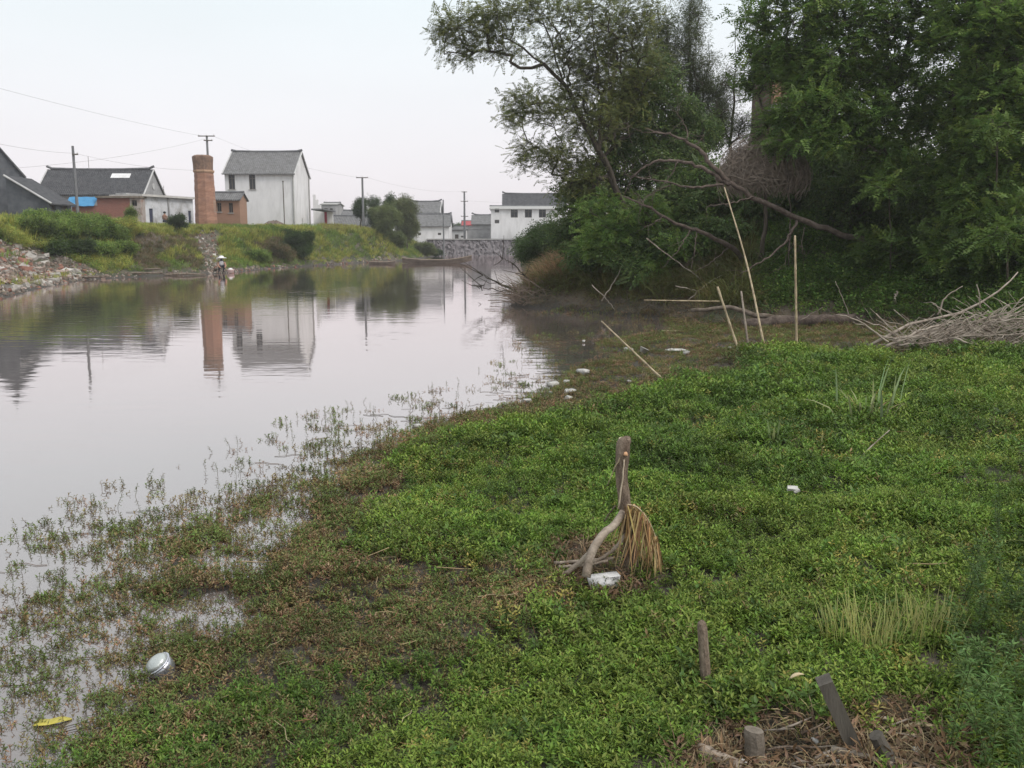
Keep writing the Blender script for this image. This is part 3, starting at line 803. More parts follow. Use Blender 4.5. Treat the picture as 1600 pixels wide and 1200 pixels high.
rw, MW = gable_house('riverside_house', 'big white riverside house with dark roof at the end of the river', (x0, 142, 2.0), 0, x1 - x0, 7, ze - 2.0, .5, WHITEWASH, CONCRETE, ov=.3, gov=.25, verge=False,
            front=[(xz(773, 340, 142)[0] - x0, xz(773, 332, 142)[1] - 2.0, .7, .65, 'window'), (xz(773, 340, 142)[0] - x0, xz(773, 349, 142)[1] - 2.0, .7, .55, 'window'),
                   (xz(798, 340, 142)[0] - x0, xz(800, 340, 142)[1] - 2.0, 1.1, 1.3, 'window'), (xz(820, 340, 142)[0] - x0, xz(820, 340, 142)[1] - 2.0, 1.1, 1.3, 'window'), (xz(842, 340, 142)[0] - x0, xz(842, 340, 142)[1] - 2.0, 1.1, 1.3, 'window')])
x0, ze = xz(786, 323, 144); x1, zp = xz(885, 310, 147)
gable_house('rear_tiled_house', 'long dark tiled roof rising behind the big white riverside house', (x0, 150, 2.0), 0, x1 - x0, 6, ze - 2.0, zp - ze + .9, PALEGREY, TILE, ov=.4, upturn=.3)

# --- 15 stone embankment across the end of the river
ew = thing('stone_embankment', 'rough grey stone embankment closing the end of the river', 'embankment', (-4, 139.6, 0))
STONE = mat('rough_stone', (.17, .15, .157), (.22, .20, .207), 1.6, .95, .04, 5, c3=(.15, .133, .14), scale3=3)
vv, fcs = [], []
nX, nZ = 90, 9
xa, xb = FAR_SHORE[-1][0] - 2, FAR_SHORE[0][0] + 5
for j in range(nZ + 1):
    for i in range(nX + 1):
        zj = -.4 + 2.85 * j / nZ
        vv.append((xa + (xb - xa) * i / nX + random.uniform(-.08, .08), 138.9 + .9 * j / nZ + random.uniform(-.22, .22), zj + random.uniform(-.08, .08)))
for j in range(nZ):
    for i in range(nX): a = j * (nX + 1) + i; fcs.append((a, a + 1, a + nX + 2, a + nX + 1))
m = MB(); m.v, m.f = vv, fcs; m.build('stone_face', STONE, ew)
MB().mm((xa, 139.6, 2.42), (xb, 141.0, 2.6)).build('coping', mat('stone_coping', (.3, .29, .28), (.4, .38, .37), 2), ew)

# ------------------------------------------------------------------ poles and wires
def pole(name, label, u, vt, vb, D, r=.13, arms=(), zbase=None, grp='power poles on the far bank', m=mat('pole_concrete', (.15, .15, .155), (.21, .21, .215), 4)):
    t = G(u, vt, D); b = G(u, vb, D)
    z0 = hz(t.x, D) - .3 if zbase is None else zbase
    root = thing(name, label, 'pole', (t.x, D, z0), grp)
    MB().tube([(t.x, D, z0), (t.x, D, t.z)], [r * 1.15, r * .8], 8).build('shaft', m, root)
    for dz, w, off in arms:
        MB().box((t.x + off, D - .1, t.z - dz), (w, .1, .1)).build('crossarm', FRAME, root)
        for k in (-.45, .0, .45) if w > .8 else (.4,):
            MB().lathe((t.x + off + k * w, D - .1, t.z - dz + .05), [(.045, 0), (.06, .08), (.03, .14)], 6).build('insulator', WHITEWASH, root)
    return t
pt1 = pole('power_pole', 'plain concrete pole standing beside the lean-to shed', 113.5, 228, 345, 77, .13, [(.7, .5, .2)])
pt2 = pole('power_pole', 'concrete pole with two crossarms rising behind the brick chimney', 323, 212, 300, 97, .14, [(.05, 1.75, 0), (.5, .9, .15)])
pt3 = pole('power_pole', 'concrete pole with one crossarm behind the grey shed', 566, 277, 340, 108, .14, [(.05, 1.4, 0)])
pt4 = pole('power_pole', 'slim pole with short arms above the small white hut', 725.5, 299, 370, 149, .17, [(.1, .9, 0), (1.6, 1.2, 0), (4, 1.2, 0)])
pt5 = pole('power_pole', 'bare slim pole at the corner of the low white house', 692.5, 312, 380, 122, .10, [])
def wire(label, a, b, sag=.5, r=.007):
    a, b = Vector(a), Vector(b)
    pts = [a.lerp(b, k / 16) - Vector((0, 0, sag * 4 * (k / 16) * (1 - k / 16))) for k in range(17)]
    o = MB().tube(pts, r, 4).build('power_line', FRAME, origin=a)
    props(o, label, 'wire', 'power lines across the sky')
wire('power line from the pole behind the chimney out to the left, upper strand', pt2 + Vector((-.7, -.1, 0)), G(-60, 122, 55), .2)
wire('power line from the pole behind the chimney out to the left, lower strand', pt2 + Vector((-.4, -.1, -.4)), G(-60, 268, 60), .5)
wire('thin wire leaving the plain concrete pole toward the grey gable', pt1 + Vector((.2, -.1, -.6)), G(-60, 212, 50), .2)
wire('thin wire from the plain concrete pole down to the brick chimney', pt1 + Vector((.2, -.1, -.6)), (cx - .9, CD, xz(318, 266, CD)[1]), .3)
wire('wire from the chimney pole to the pole behind the grey shed', pt2 + Vector((.6, 0, 0)), pt3 + Vector((-.5, -.1, 0)), .6)
wire('wire from the grey shed pole onward to the slim far pole', pt3 + Vector((.5, 0, 0)), pt4 + Vector((-.3, -.1, 0)), .6)
wire('wire from the slim far pole to behind the riverside house', pt4 + Vector((.3, 0, -1.5)), G(900, 312, 170), .4)

# ================================================================== PLANT BUILDERS
def frusta(A, B, ra, rb, n=5):
    d = B - A; d = d / (np.linalg.norm(d, axis=1, keepdims=True) + 1e-9)
    ref = np.where(np.abs(d[:, 2:3]) < .9, np.array([[0, 0, 1.]]), np.array([[1., 0, 0]]))
    a = np.cross(d, ref); a /= np.linalg.norm(a, axis=1, keepdims=True); b = np.cross(d, a)
    th = np.arange(n) * 2 * np.pi / n
    ring = a[:, None] * np.cos(th)[None, :, None] + b[:, None] * np.sin(th)[None, :, None]
    V = np.concatenate([A[:, None] + ring * ra[:, None, None], B[:, None] + ring * rb[:, None, None]], 1)
    k = np.arange(n); f = np.stack([k, (k + 1) % n, (k + 1) % n + n, k + n], 1)
    Fc = (f[None] + (np.arange(len(A)) * 2 * n)[:, None, None]).reshape(-1, 4)
    return V.reshape(-1, 3), Fc
def tree(name, label, cat_, trunks, puffs, tmpls, scale=1.0, per=5, spread=.3, group=None, tip_r=.007, max_r=.2, bark=None, droop=.25, part='crown', leafm=None, along=.5, flat=.5, cj=.25, step=.35, surf=.45):
    """trunks: list of point lists; puffs: (centre, radii, n). Branches grow from the nearest wood to targets in the puffs."""
    N, Par = [], []
    for tr in trunks:
        tr = [np.array(p, float) for p in tr]; last = -1
        if N:
            last = int(np.argmin([np.linalg.norm(np.array(q) - tr[0]) for q in N]))
        for a, b in zip(tr, tr[1:]):
            k = max(1, int(np.linalg.norm(b - a) / step))
            for i in range(0 if last == -1 else 1, k + 1):
                N.append(a + (b - a) * i / k + (rng.normal(0, .03, 3) if 0 < i else 0)); Par.append(last); last = len(N) - 1
    base = N[0].copy()
    Tg = []
    for c, r, n in puffs:
        d = rng.normal(0, 1, (n, 3)); d /= np.linalg.norm(d, axis=1, keepdims=True)
        Tg.append(np.array(c) + d * np.array(r) * (rng.random((n, 1)) ** surf))
    Tg = np.concatenate(Tg); Tg = Tg[np.argsort(np.linalg.norm(Tg - base, axis=1))]
    arr = np.zeros((60000, 3)); arr[:len(N)] = N; cnt = len(N); par = list(Par)
    leafP, leafD = [], []
    for t in Tg:
        d = arr[:cnt] - t
        cost = np.linalg.norm(d, axis=1) + .5 * np.clip(d[:, 2], 0, None)
        j = int(np.argmin(cost)); a = arr[j].copy(); L = np.linalg.norm(t - a)
        k = max(1, int(math.ceil(L / step))); last = j
        mid = rng.normal(0, .10 * L, 3) + np.array([0, 0, .10 * L])
        for i in range(1, k + 1):
            f = i / k; p = a + (t - a) * f + mid * 4 * f * (1 - f)
            if cnt >= 59990: break
            arr[cnt] = p; par.append(last); last = cnt; cnt += 1
            if f >= along:
                leafP.append(p); leafD.append(t - a)
        for _ in range(per): leafP.append(t); leafD.append(t - a)
    P = arr[:cnt]; par = np.array(par)
    tips = np.ones(cnt); haschild = np.zeros(cnt, bool)
    for i in range(cnt - 1, 0, -1):
        if par[i] >= 0:
            tips[par[i]] += tips[i] if haschild[i] or True else 0
    rad = np.minimum(tip_r * np.sqrt(tips / 2 + .5), max_r)
    e_ = np.where(par >= 0)[0]
    ra = np.minimum(rad[par[e_]], rad[e_] * 1.3); rb = rad[e_]
    V, Fc = frusta(P[par[e_]], P[e_], ra, rb)
    root = thing(name, label, cat_, tuple(base), group)
    link('trunk' if cat_ == 'tree' else 'stem', np_mesh('trunk', V, Fc, smooth=True), bark or BARK, root)
    LP = np.array(leafP); LD = np.array(leafD); n = len(LP)
    LP = LP + rng.normal(0, spread, (n, 3)) * np.array([1, 1, .7])
    LD = LD / (np.linalg.norm(LD, axis=1, keepdims=True) + 1e-6) + rng.normal(0, .7, (n, 3)) * np.array([1, 1, .5]); LD[:, 2] -= droop
    UP = rng.normal(0, flat, (n, 3)) + np.array([0, 0, 1.])
    V, Fc, C = bake(tmpls, rng.integers(0, len(tmpls), n), LP, frames(LD, UP), scale * rng.uniform(.75, 1.25, n), cj)
    link(part, np_mesh(part, V, Fc, C), leafm or LEAF, root)
    return root
def blobs(c, rx, ry, rz_, n, k=6):
    """one crown as several uneven lobes"""
    out = [(c, (rx * .62, ry * .62, rz_ * .8), n // 3)]
    for i in range(k):
        a = 6.283 * (i + random.uniform(-.3, .3)) / k; f = random.uniform(.35, .7); zf = random.uniform(-.55, .65); s_ = random.uniform(.3, .52)
        out.append(((c[0] + math.cos(a) * rx * f, c[1] + math.sin(a) * ry * f, c[2] + zf * rz_), (rx * s_, ry * s_, rz_ * s_ * random.uniform(.7, 1.1)), max(6, int(n * .67 / k))))
    return out
def bush(name, label, base, rx, ry, h, n, tmpls, scale=1., per=4, group=None, spread=.12, cat_='bush', **kw):
    b = Vector(base); tr = []
    for k in range(4):
        a = random.uniform(0, 6.28); tr.append([tuple(b) if k == 0 else (b.x, b.y, b.z + .05), (b.x + math.cos(a) * rx * .3, b.y + math.sin(a) * ry * .3, b.z + h * .55)])
    return tree(name, label, cat_, tr, blobs((b.x, b.y, b.z + h * .55), rx, ry, h * .48, n), tmpls, scale, per, spread, group, tip_r=.006, max_r=.05, part='foliage', along=.3, **kw)

C_MID = (.07, .135, .03); C_DARK = (.05, .085, .03); C_YEL = (.34, .36, .095); C_BRIGHT = (.185, .27, .065); C_BROWN = (.23, .17, .10); C_STRAW = (.36, .28, .15); C_OLIVE = (.06, .085, .022)
BL_GREEN = [leafball(26, .22, .11, .05, C_BRIGHT) for _ in range(3)] + [leafball(26, .22, .11, .05, C_MID)]
BL_DARK = [leafball(26, .2, .10, .045, C_DARK) for _ in range(2)] + [leafball(26, .2, .10, .04, C_MID)]
BL_YEL = [leafball(26, .2, .10, .04, C_YEL) for _ in range(2)] + [leafball(26, .2, .1, .04, C_BRIGHT)]
BL_BROWN = [leafball(20, .2, .14, .018, C_BROWN) for _ in range(2)] + [leafball(20, .2, .13, .03, C_OLIVE)]

# ================================================================== LEFT BANK: cover, bushes, rubble, people, boats
def uof(x, y): return 800 + 1400 * 1.0128 * x / y
def tobj(lst, nm, m=LEAF): return [tmpl_obj(f'{nm}_{k}', g, m) for k, g in enumerate(lst)]
lt = tobj([leafball(34, .3, .15, .06, C_BRIGHT), leafball(34, .3, .14, .05, C_MID), leafball(34, .28, .13, .045, C_YEL)], 'bank_leaf') \
   + tobj([tuft(26, .22, .65, .03, C_YEL), tuft(26, .22, .6, .028, C_BRIGHT), tuft(26, .2, .5, .025, (.10, .13, .035))], 'bank_grass') \
   + tobj([tuft(26, .25, .6, .02, C_BROWN, .8), tuft(22, .2, .7, .018, (.22, .17, .10), .7), leafball(30, .3, .16, .02, (.13, .10, .06))], 'bank_dry', DRY)
n = 200000
ys = rng.uniform(36, 138, n); xs = -rng.uniform(2, 52, n)
dl = sdist(LEFT_LAND, xs, ys); u = uof(xs, ys)
nz = fbm(xs * .25, ys * .25, 31); nz2 = fbm(xs * .8, ys * .8, 41)
keep = (dl > .25) & (dl < 13) & (u > -60) & (ys < 137)
chute = (np.abs(u - (322 + (dl - 3) * -1.5) - 8) < 16 + 8 * (nz2 - .5)) & (dl < 6.5)
rub = (u < 150) & (dl < np.interp(u, [-60, 60, 110, 150], [5.5, 5.2, 3.0, 1.2]) + (nz - .5) * 2)
brown = (u > 205) & (u < 345) & (dl > .8) & (dl < 6.3)
shore = dl < .7
p = np.interp(dl, [0, .7, 2, 8, 13], [.12, .35, 1, 1, .1]) * np.interp(ys, [36, 70, 130], [1, .8, .55])
p = np.where(rub, np.where((dl < 1.0) & (u > 10), .18, .01), p); p = np.where(chute, .02, p); p = np.where(shore & (u < 400), p * .3, p)
keep &= rng.random(n) < p * .8
xs, ys, dl, u, nz, nz2, brown = (a[keep] for a in (xs, ys, dl, u, nz, nz2, brown))
idx = np.where(nz > .55, rng.choice([0, 1, 4, 0], len(xs)), rng.choice([3, 3, 2, 5, 4], len(xs)))
idx = np.where((u < 205) & (u > 40), rng.choice([0, 0, 1, 2, 3], len(xs)), idx)
idx = np.where(brown & (nz2 < .62), rng.choice([6, 7, 8, 8, 5], len(xs)), idx)
idx = np.where((u > 380) & (u < 470) & (dl < 4.5) & (dl > 1) & (nz2 > .5), rng.choice([6, 8, 5], len(xs)), idx)
idx = np.where((u > 500) & (u < 580) & (dl > 4) & (dl < 7), rng.choice([6, 7, 3, 3], len(xs)), idx)
sc_ = rng.uniform(.55, 1.15, len(xs)) * np.interp(dl, [0, 1.5, 6, 9, 13], [.5, .85, 1.2, 1.2, .7]) * np.where(brown, .8, 1) * np.where((u > 205) & (u < 500) & (dl > 5.5), .6, 1)
rot = np.stack([rng.uniform(-.25, .25, len(xs)), rng.uniform(-.25, .25, len(xs)), rng.uniform(0, 6.28, len(xs))], 1)
zs = H(xs, ys) + np.where(idx < 3, .18, 0) * sc_ + np.where(idx == 8, .12, 0)
scatter('bank_undergrowth', 'mixed green, yellow and dry weeds covering the left bank', 'undergrowth', np.stack([xs, ys, zs], 1), rot, sc_, idx, lt)

# green thicket on the rubble bank
random.seed(21)
for (uu, vv_, rx, h, t) in [(60, 372, 1.3, 1.3, 0), (100, 378, 1.5, 1.5, 0), (140, 378, 1.5, 1.6, 0), (178, 382, 1.4, 1.4, 0), (120, 400, 1.3, 1.1, 1), (160, 405, 1.3, 1.0, 0), (195, 400, 1.0, .9, 0), (90, 398, 1.1, .9, 1), (150, 362, 1.5, 1.3, 0), (195, 365, 1.3, 1.2, 2), (62, 352, 1.2, 1.0, 0), (105, 358, 1.4, 1.1, 0)]:
    b = T(uu, vv_)
    bush('thicket_shrub', ['bright green leafy shrub in the thicket above the rubble', 'dark green low shrub at the foot of the thicket', 'yellowish shrub at the edge of the thicket'][t], (b.x, b.y, b.z - .05), rx, rx * .9, h, 150, [BL_GREEN, BL_DARK, BL_YEL][t], 1.0, 3, 'thicket on the rubble bank')
for (uu, vv_, rx, h) in [(20, 380, .8, .6), (75, 392, .7, .6), (38, 386, .7, .5), (5, 372, 1.0, .7)]:
    b = T(uu, vv_); bush('yellow_weed', 'low yellow-green weed clump fringing the rubble slope', (b.x, b.y, b.z - .05), rx, rx, h, 60, BL_YEL, .8, 3, 'yellow weeds by the rubble')
b = T(187, 360); bush('sapling', 'small pale sapling standing before the red brick shed', (b.x, b.y + 2, hz(b.x, b.y + 2)), .4, .4, 1.7, 40, BL_GREEN, .8, 3)
b = T(278, 362); bush('garden_shrub', 'dark green shrub beside the narrow door of the whitewashed outbuilding', (b.x, b.y, b.z), .9, .7, 1.3, 80, BL_DARK, 1, 3)
b = T(472, 408); bush('dark_bush', 'dense dark green bush at the water edge below the white house', (b.x, b.y, b.z - .1), 1.55, 1.4, 2.7, 260, BL_DARK, 1.15, 4)
b = T(440, 410); bush('dry_bush', 'dry brown bush beside the dark green waterside bush', (b.x, b.y, b.z - .1), 1.5, 1.2, 1.7, 150, BL_BROWN, 1.1, 3, leafm=DRY)
b = T(405, 412); bush('low_bush', 'low fresh green bush beside the white rubble chute', (b.x, b.y, b.z - .1), 1.3, 1.1, 1.2, 120, BL_GREEN, 1, 3)
b = T(455, 378); bush('low_bush', 'low green bush under the thin dark pipe', (b.x, b.y, b.z - .1), 1.2, 1.0, 1.0, 100, BL_DARK, 1, 3)
def gtree(name, label, u0, vb, vt, D, ru, tm, n, sc_=1.2, per=4, squash=.5, **kw):
    top = G(u0, vt, D); x = top.x; z0 = hz(x, D) - .1; r = ru * D / 1418.0
    hh = top.z - z0
    return tree(name, label, 'tree', [[(x, D, z0), (x + .1, D, z0 + hh * .55), (x, D, z0 + hh * .8)]], blobs((x, D, z0 + hh * (1 - squash / 2)), r, r, hh * squash / 2, n, 7), tm, sc_, per, .25, tip_r=.012, **kw)
def gb(u_, D): x = G(u_, 400, D).x; return Vector((x, D, hz(x, D)))
WILLOW = [leafball(26, .26, .2, .035, (.17, .21, .085)) for _ in range(3)]
gtree('willow_tree', 'rounded willow tree beside the pale far house', 634, 395, 304, 118, 21, WILLOW, 300, 1.4, 4, .85, droop=.6)
gtree('dark_conifer', 'narrow dark conifer against the rounded willow', 611, 380, 300, 121, 10, BL_DARK, 200, 1.5, 4, .85)
gtree('small_conifer', 'small dark pointed conifer beside the grey shed pole', 562, 360, 309, 109, 7, BL_DARK, 120, 1.4, 4, .65)
gtree('thin_tree', 'thin airy tree standing between the pole and the conifer', 583, 360, 303, 116, 15, BL_DARK, 60, 1.3, 3, .5)
gtree('dark_tree', 'dark low tree behind the grey shed', 590, 365, 325, 112, 14, BL_DARK, 160, 1.5, 4, .7)
b = gb(600, 108); bush('pale_bush', 'large pale green bush below the rounded willow', (b.x, b.y, b.z - .1), 2.0, 1.7, 4.3, 330, [leafball(26, .24, .16, .04, (.15, .20, .075)) for _ in range(3)], 1.3, 4)
b = gb(620, 111); bush('pale_bush', 'smaller pale green bush at the foot of the willow', (b.x, b.y, b.z - .1), 1.6, 1.4, 2.2, 180, [leafball(26, .24, .16, .04, (.15, .20, .075)) for _ in range(3)], 1.2, 4)
b = gb(664, 126); bush('low_bush', 'grey-green bush on the bank above the moored boat', (b.x, b.y, b.z - .1), 1.8, 1.4, 1.9, 180, [leafball(26, .24, .16, .04, (.13, .165, .065)) for _ in range(3)], 1.3, 4)
b = gb(680, 134); bush('low_bush', 'small dark bush at the corner of the stone embankment', (b.x, b.y, b.z - .1), 1.4, 1.1, 1.2, 100, BL_DARK, 1.3, 4)
gtree('far_tree', 'small dark tree far behind the small white hut', 714, 365, 348, 190, 9, BL_DARK, 90, 2.2, 4, .8)

# rubble: countable chunks, then small debris
RUB = [mat('rubble_pink', (.29, .215, .175), (.38, .30, .26), 6, .95), mat('rubble_grey', (.25, .225, .20), (.36, .33, .30), 5, .95), mat('rubble_brick', (.23, .11, .08), (.31, .16, .12), 6, .95), mat('rubble_pale', (.42, .39, .355), (.52, .48, .44), 5, .95), mat('rubble_dark', (.10, .085, .07), (.18, .15, .13), 5, .95)]
def chunk_mesh(k):
    mb = MB(); mb.box((0, 0, 0), (1, random.uniform(.5, .9), random.uniform(.3, .6)))
    mb.v = [tuple(Vector(p) * 1.0 + Vector((random.uniform(-.18, .18), random.uniform(-.18, .18), random.uniform(-.1, .1)))) for p in mb.v]
    return mb.mesh('rubble_chunk')
chunks = [[chunk_mesh(k) for k in range(4)] for _ in RUB]
for ml, m in zip(chunks, RUB):
    for me in ml: me.materials.append(m)
random.seed(8)
names = [('pinkish rubble chunk on the bare slope below the thicket', 0), ('grey rubble chunk on the bare slope below the thicket', 1), ('broken red brick chunk on the bare slope below the thicket', 2), ('pale plaster chunk on the bare slope below the thicket', 3)]
cnt = 0
for _ in range(900):
    if cnt >= 120: break
    uu, vv_ = random.uniform(0, 135), random.uniform(372, 455)
    if vv_ < 366 + uu * .52 or vv_ > 458 - uu * .14: continue
    b = T(uu, vv_)
    if b.y > 70 or b.z < .05: continue
    lab, k = random.choices(names, [4, 3, 1.6, 1.3])[0]
    s = random.choice([.25, .3, .35, .45, .6])
    o = bpy.data.objects.new('rubble_chunk', random.choice(chunks[k])); col.objects.link(o)
    o.location = (b.x, b.y, b.z + .05 * s); o.scale = (s, s, s); o.rotation_euler = (random.uniform(-.4, .4), random.uniform(-.4, .4), random.uniform(0, 6.28))
    props(o, lab, 'rubble', 'rubble on the bare slope'); cnt += 1
for _ in range(22):
    t_ = random.random(); uu, vv_ = 303 + 45 * t_ + random.uniform(-12, 12), 372 + 36 * t_ + random.uniform(-4, 4)
    b = T(uu, vv_); s = random.choice([.2, .25, .35, .45])
    o = bpy.data.objects.new('rubble_chunk', random.choice(chunks[random.choice([3, 1, 0, 1])])); col.objects.link(o)
    o.location = b; o.scale = (s, s, s); o.rotation_euler = (random.uniform(-.4, .4), random.uniform(-.4, .4), random.uniform(0, 6.28))
    props(o, 'pale chunk in the rubble chute running down to the crouching person', 'rubble', 'rubble in the chute')
def chunk_geo(c):
    m = MB(); m.box((0, 0, 0), (1, .7, .45)); v = np.array(m.v) + rng.uniform(-.18, .18, (8, 3)); f = []
    for qq in m.f: f += [[qq[0], qq[1], qq[2]], [qq[0], qq[2], qq[3]]]
    return v, np.array(f), np.repeat(np.array([c]), 8, 0)
dt = tobj([chunk_geo(c) for c in ((.27, .20, .165), (.24, .21, .18), (.22, .115, .085), (.36, .32, .28), (.15, .12, .10), (.22, .175, .135))], 'debris', DRY)
n = 40000
xs = -rng.uniform(10, 40, n); ys = rng.uniform(34, 110, n); dl = sdist(LEFT_LAND, xs, ys); u = uof(xs, ys); nz = fbm(xs * .6, ys * .6, 51)
rub = (u < 150) & (u > -80) & (dl < np.interp(u, [-80, 60, 110, 150], [6.0, 5.6, 3.2, 1.2])) & (dl > -.1)
chute = (np.abs(u - (322 + (dl - 3) * -2.5) - 8) < 15) & (dl < 7) & (dl > 0)
shore = (dl < .75) & (dl > -.15)
keep = (rub & (nz > .3)) | (chute & (rng.random(n) < .9)) | (shore & (rng.random(n) < .5) & (nz > .35))
xs, ys = xs[keep], ys[keep]; k = len(xs)
scatter('bank_debris', 'small broken brick and plaster debris strewn on the left bank', 'debris', np.stack([xs, ys, H(xs, ys) + .01], 1), rng.uniform(-3, 3, (k, 3)), rng.uniform(.06, .24, k) * np.where(rng.random(k) < .1, 1.5, 1), rng.integers(0, 6, k), dt)
# planks on the shore
for uu, vv_, du, dv, lab in [(76, 424, 10, 14, 'pale plank leaning into the water at the rubble foot'), (155, 428, 6, -10, 'thin pale stick poking from the shore mud')]:
    a, b = T(uu, vv_), T(uu + du, vv_ + dv)
    mb = MB(); d = (b - a); L = max(d.length, 1.0); d.normalize()
    mb.tube([a + Vector((0, 0, .05)), a + d * min(L, 1.8) + Vector((0, 0, .12 if dv < 0 else .06))], .07 if dv > 0 else .03, 4, flat=.35)
    props(mb.build('plank', BAMBOO, origin=a), lab, 'plank')
for uu, vv_, ln, lab in [(128, 435, 3.2, 'dark driftwood at the water end of the rubble slope'), (210, 430, 3.5, 'long driftwood log on the mud below the thicket'), (225, 424, 2.0, 'short driftwood on the mud ledge above a longer log'), (290, 431, 2.5, 'driftwood on the mud beside the crouching person')]:
    a = T(uu, vv_); mb = MB(); mb.tube(wob([a + Vector((-ln / 2, -.2, .08)), a + Vector((0, 0, .1)), a + Vector((ln / 2, .3, .08))], .05), [.11, .1, .07], 6)
    props(mb.build('driftwood', DEADWOOD, origin=a), lab, 'driftwood', 'driftwood on the far shore')
# mound of earth at the white house
a = G(425, 352, 96); a.z = 3.5
mb = MB(); mb.lathe((0, 0, 0), [(1, -.4), (.95, 0), (.7, .5), (.35, .85), (.08, .95)], 14)
mb.v = [(a.x + x * 1.9 * (1 + random.uniform(-.12, .12)) + (.3 if z > .4 else 0), a.y + y * 1.1, a.z + z * random.uniform(.8, 1.05)) for x, y, z in mb.v]
props(mb.build('earth_mound', mat('mound_earth', (.15, .11, .09), (.22, .17, .14), 5, .95, .05, 12), origin=a), 'heap of brown earth against the white two-storey house', 'mound')

# ------------------------------------------------------------------ people
SKIN = mat('skin', (.36, .20, .14), None, rough=.6)
def figure(name, label, base, joints, edges, radii, m, scale=1.0, rot=0.0):
    """one continuous skinned body"""
    me = bpy.data.meshes.new(name); me.from_pydata(joints, edges, [])
    o = bpy.data.objects.new(name, me); col.objects.link(o)
    md = o.modifiers.new('skin', 'SKIN'); md.use_smooth_shade = True
    for i, r in enumerate(radii): me.skin_vertices[0].data[i].radius = (r, r)
    me.skin_vertices[0].data[0].use_root = True
    s = o.modifiers.new('sub', 'SUBSURF'); s.levels = s.render_levels = 2
    me.materials.append(m)
    o.location = base; o.scale = (scale,) * 3; o.rotation_euler = (0, 0, rot); LOC[o] = Vector(base)
    return props(o, label, 'person')
def crouch(lean=.35, armdown=True):
    # pelvis, chest, neck, head, then L/R knee, ankle, toe, then shoulders, elbows, hands ; facing -y
    J = [(0, .12, .30), (0, .0, .55), (0, -.10, .74), (0, -.15, .83), (0, -.19, .93),
         (.16, -.26, .50), (.14, .02, .10), (.15, -.16, .05), (-.16, -.26, .50), (-.14, .02, .10), (-.15, -.16, .05),
         (.19, -.08, .68), (.25, -.28, .46), (.14, -.46, .30), (-.19, -.08, .68), (-.25, -.28, .46), (-.12, -.46, .28), (.12, -.53, .25), (-.10, -.53, .23)]
    E = [(0, 1), (1, 2), (2, 3), (3, 4), (0, 5), (5, 6), (6, 7), (0, 8), (8, 9), (9, 10), (2, 11), (11, 12), (12, 13), (2, 14), (14, 15), (15, 16), (13, 17), (16, 18)]
    Rr = [.15, .15, .10, .055, .10, .085, .05, .04, .085, .05, .04, .07, .048, .035, .07, .048, .035, .03, .03]
    return J, E, Rr
J, E, Rr = crouch()
pw = T(346, 426); pw.z = max(.06, hz(pw.x, pw.y))
person = figure('person', 'person crouching at the water edge in a white hat and dark trousers', pw, J, E, Rr, mat('dark_clothes', (.03, .032, .045), (.05, .05, .065), 8), 1.08, R(30))
def child_geo(o, parent, name, mb, m, smooth=True):
    me = mb.mesh(name, smooth); me.materials.append(m); c = bpy.data.objects.new(name, me); col.objects.link(c); c.parent = parent; return c
mb = MB(); mb.lathe((0, -.19, .96), [(.34, .0), (.33, .025), (.17, .05), (.15, .13), (.07, .165)], 14); child_geo(None, person, 'hat', mb, WHITEWASH)
mb = MB(); mb.lathe((0, .0, 0), [(.18, .34), (.21, .48), (.225, .62), (.15, .76), (.08, .80)], 10); mb.v = [(x, y * .85 + .10 - (z - .34) * .42, z) for x, y, z in mb.v]; child_geo(None, person, 'shirt', mb, mat('pale_shirt', (.62, .60, .62), (.7, .68, .7), 5))
mb = MB()
for s in (1, -1): mb.tube([(s * .19, -.08, .68), (s * .25, -.28, .46), (s * .14, -.46, .30)], [.08, .06, .045], 8)
arms = child_geo(None, person, 'sleeves', mb, SKIN)
arms['kind'] = 'stuff'
bk = pw + Vector((.75, -.25, 0)); bk.z = max(.03, hz(bk.x, bk.y))
root = thing('laundry_basket', 'pale round basket beside the crouching person', 'basket', bk)
MB().lathe(bk, [(.2, 0), (.27, .24), (.28, .26), (.24, .25), (.18, .06)], 14).build('bowl', mat('basket_pink', (.6, .42, .40), (.7, .55, .52), 4), root, smooth=True)
MB().lathe(bk + Vector((0, 0, .12)), [(.22, 0), (.2, .12), (.1, .22), (.02, .24)], 10).build('washing', WHITEWASH, root, smooth=True)
p2 = G(258, 352, 82); z2 = hz(p2.x, 82); p2.z = z2
J2 = [(0, .0, .46), (0, .02, .72), (0, .0, .98), (0, -.02, 1.08), (0, -.04, 1.2),
      (.12, -.42, .46), (.12, -.44, .1), (.13, -.6, .05), (-.12, -.42, .46), (-.12, -.44, .1), (-.13, -.6, .05),
      (.2, .0, .93), (.27, -.06, .66), (.2, -.3, .55), (-.2, .0, .93), (-.27, -.06, .66), (-.2, -.3, .55), (.16, -.37, .54), (-.16, -.37, .54)]
man = figure('person', 'bare-backed person with dark hair sitting before the whitewashed outbuilding', p2, J2, E, Rr, SKIN, 1.0, R(160))
mb = MB(); mb.lathe((0, -.03, 1.16), [(.11, .0), (.125, .07), (.11, .14), (.03, .175)], 12); child_geo(None, man, 'hair', mb, mat('hair', (.012, .011, .012), None, rough=.6))
mb = MB(); mb.lathe((0, 0, 0), [(.2, .36), (.19, .45), (.17, .58)], 12); child_geo(None, man, 'shorts', mb, MATS['dark_clothes'])
st = thing('stool', 'low wooden stool under the bare-backed person', 'stool', (p2.x, p2.y, z2 - .02))
MB().box((p2.x, p2.y, z2 + .31), (.36, .3, .05)).build('seat', FRAME, st)
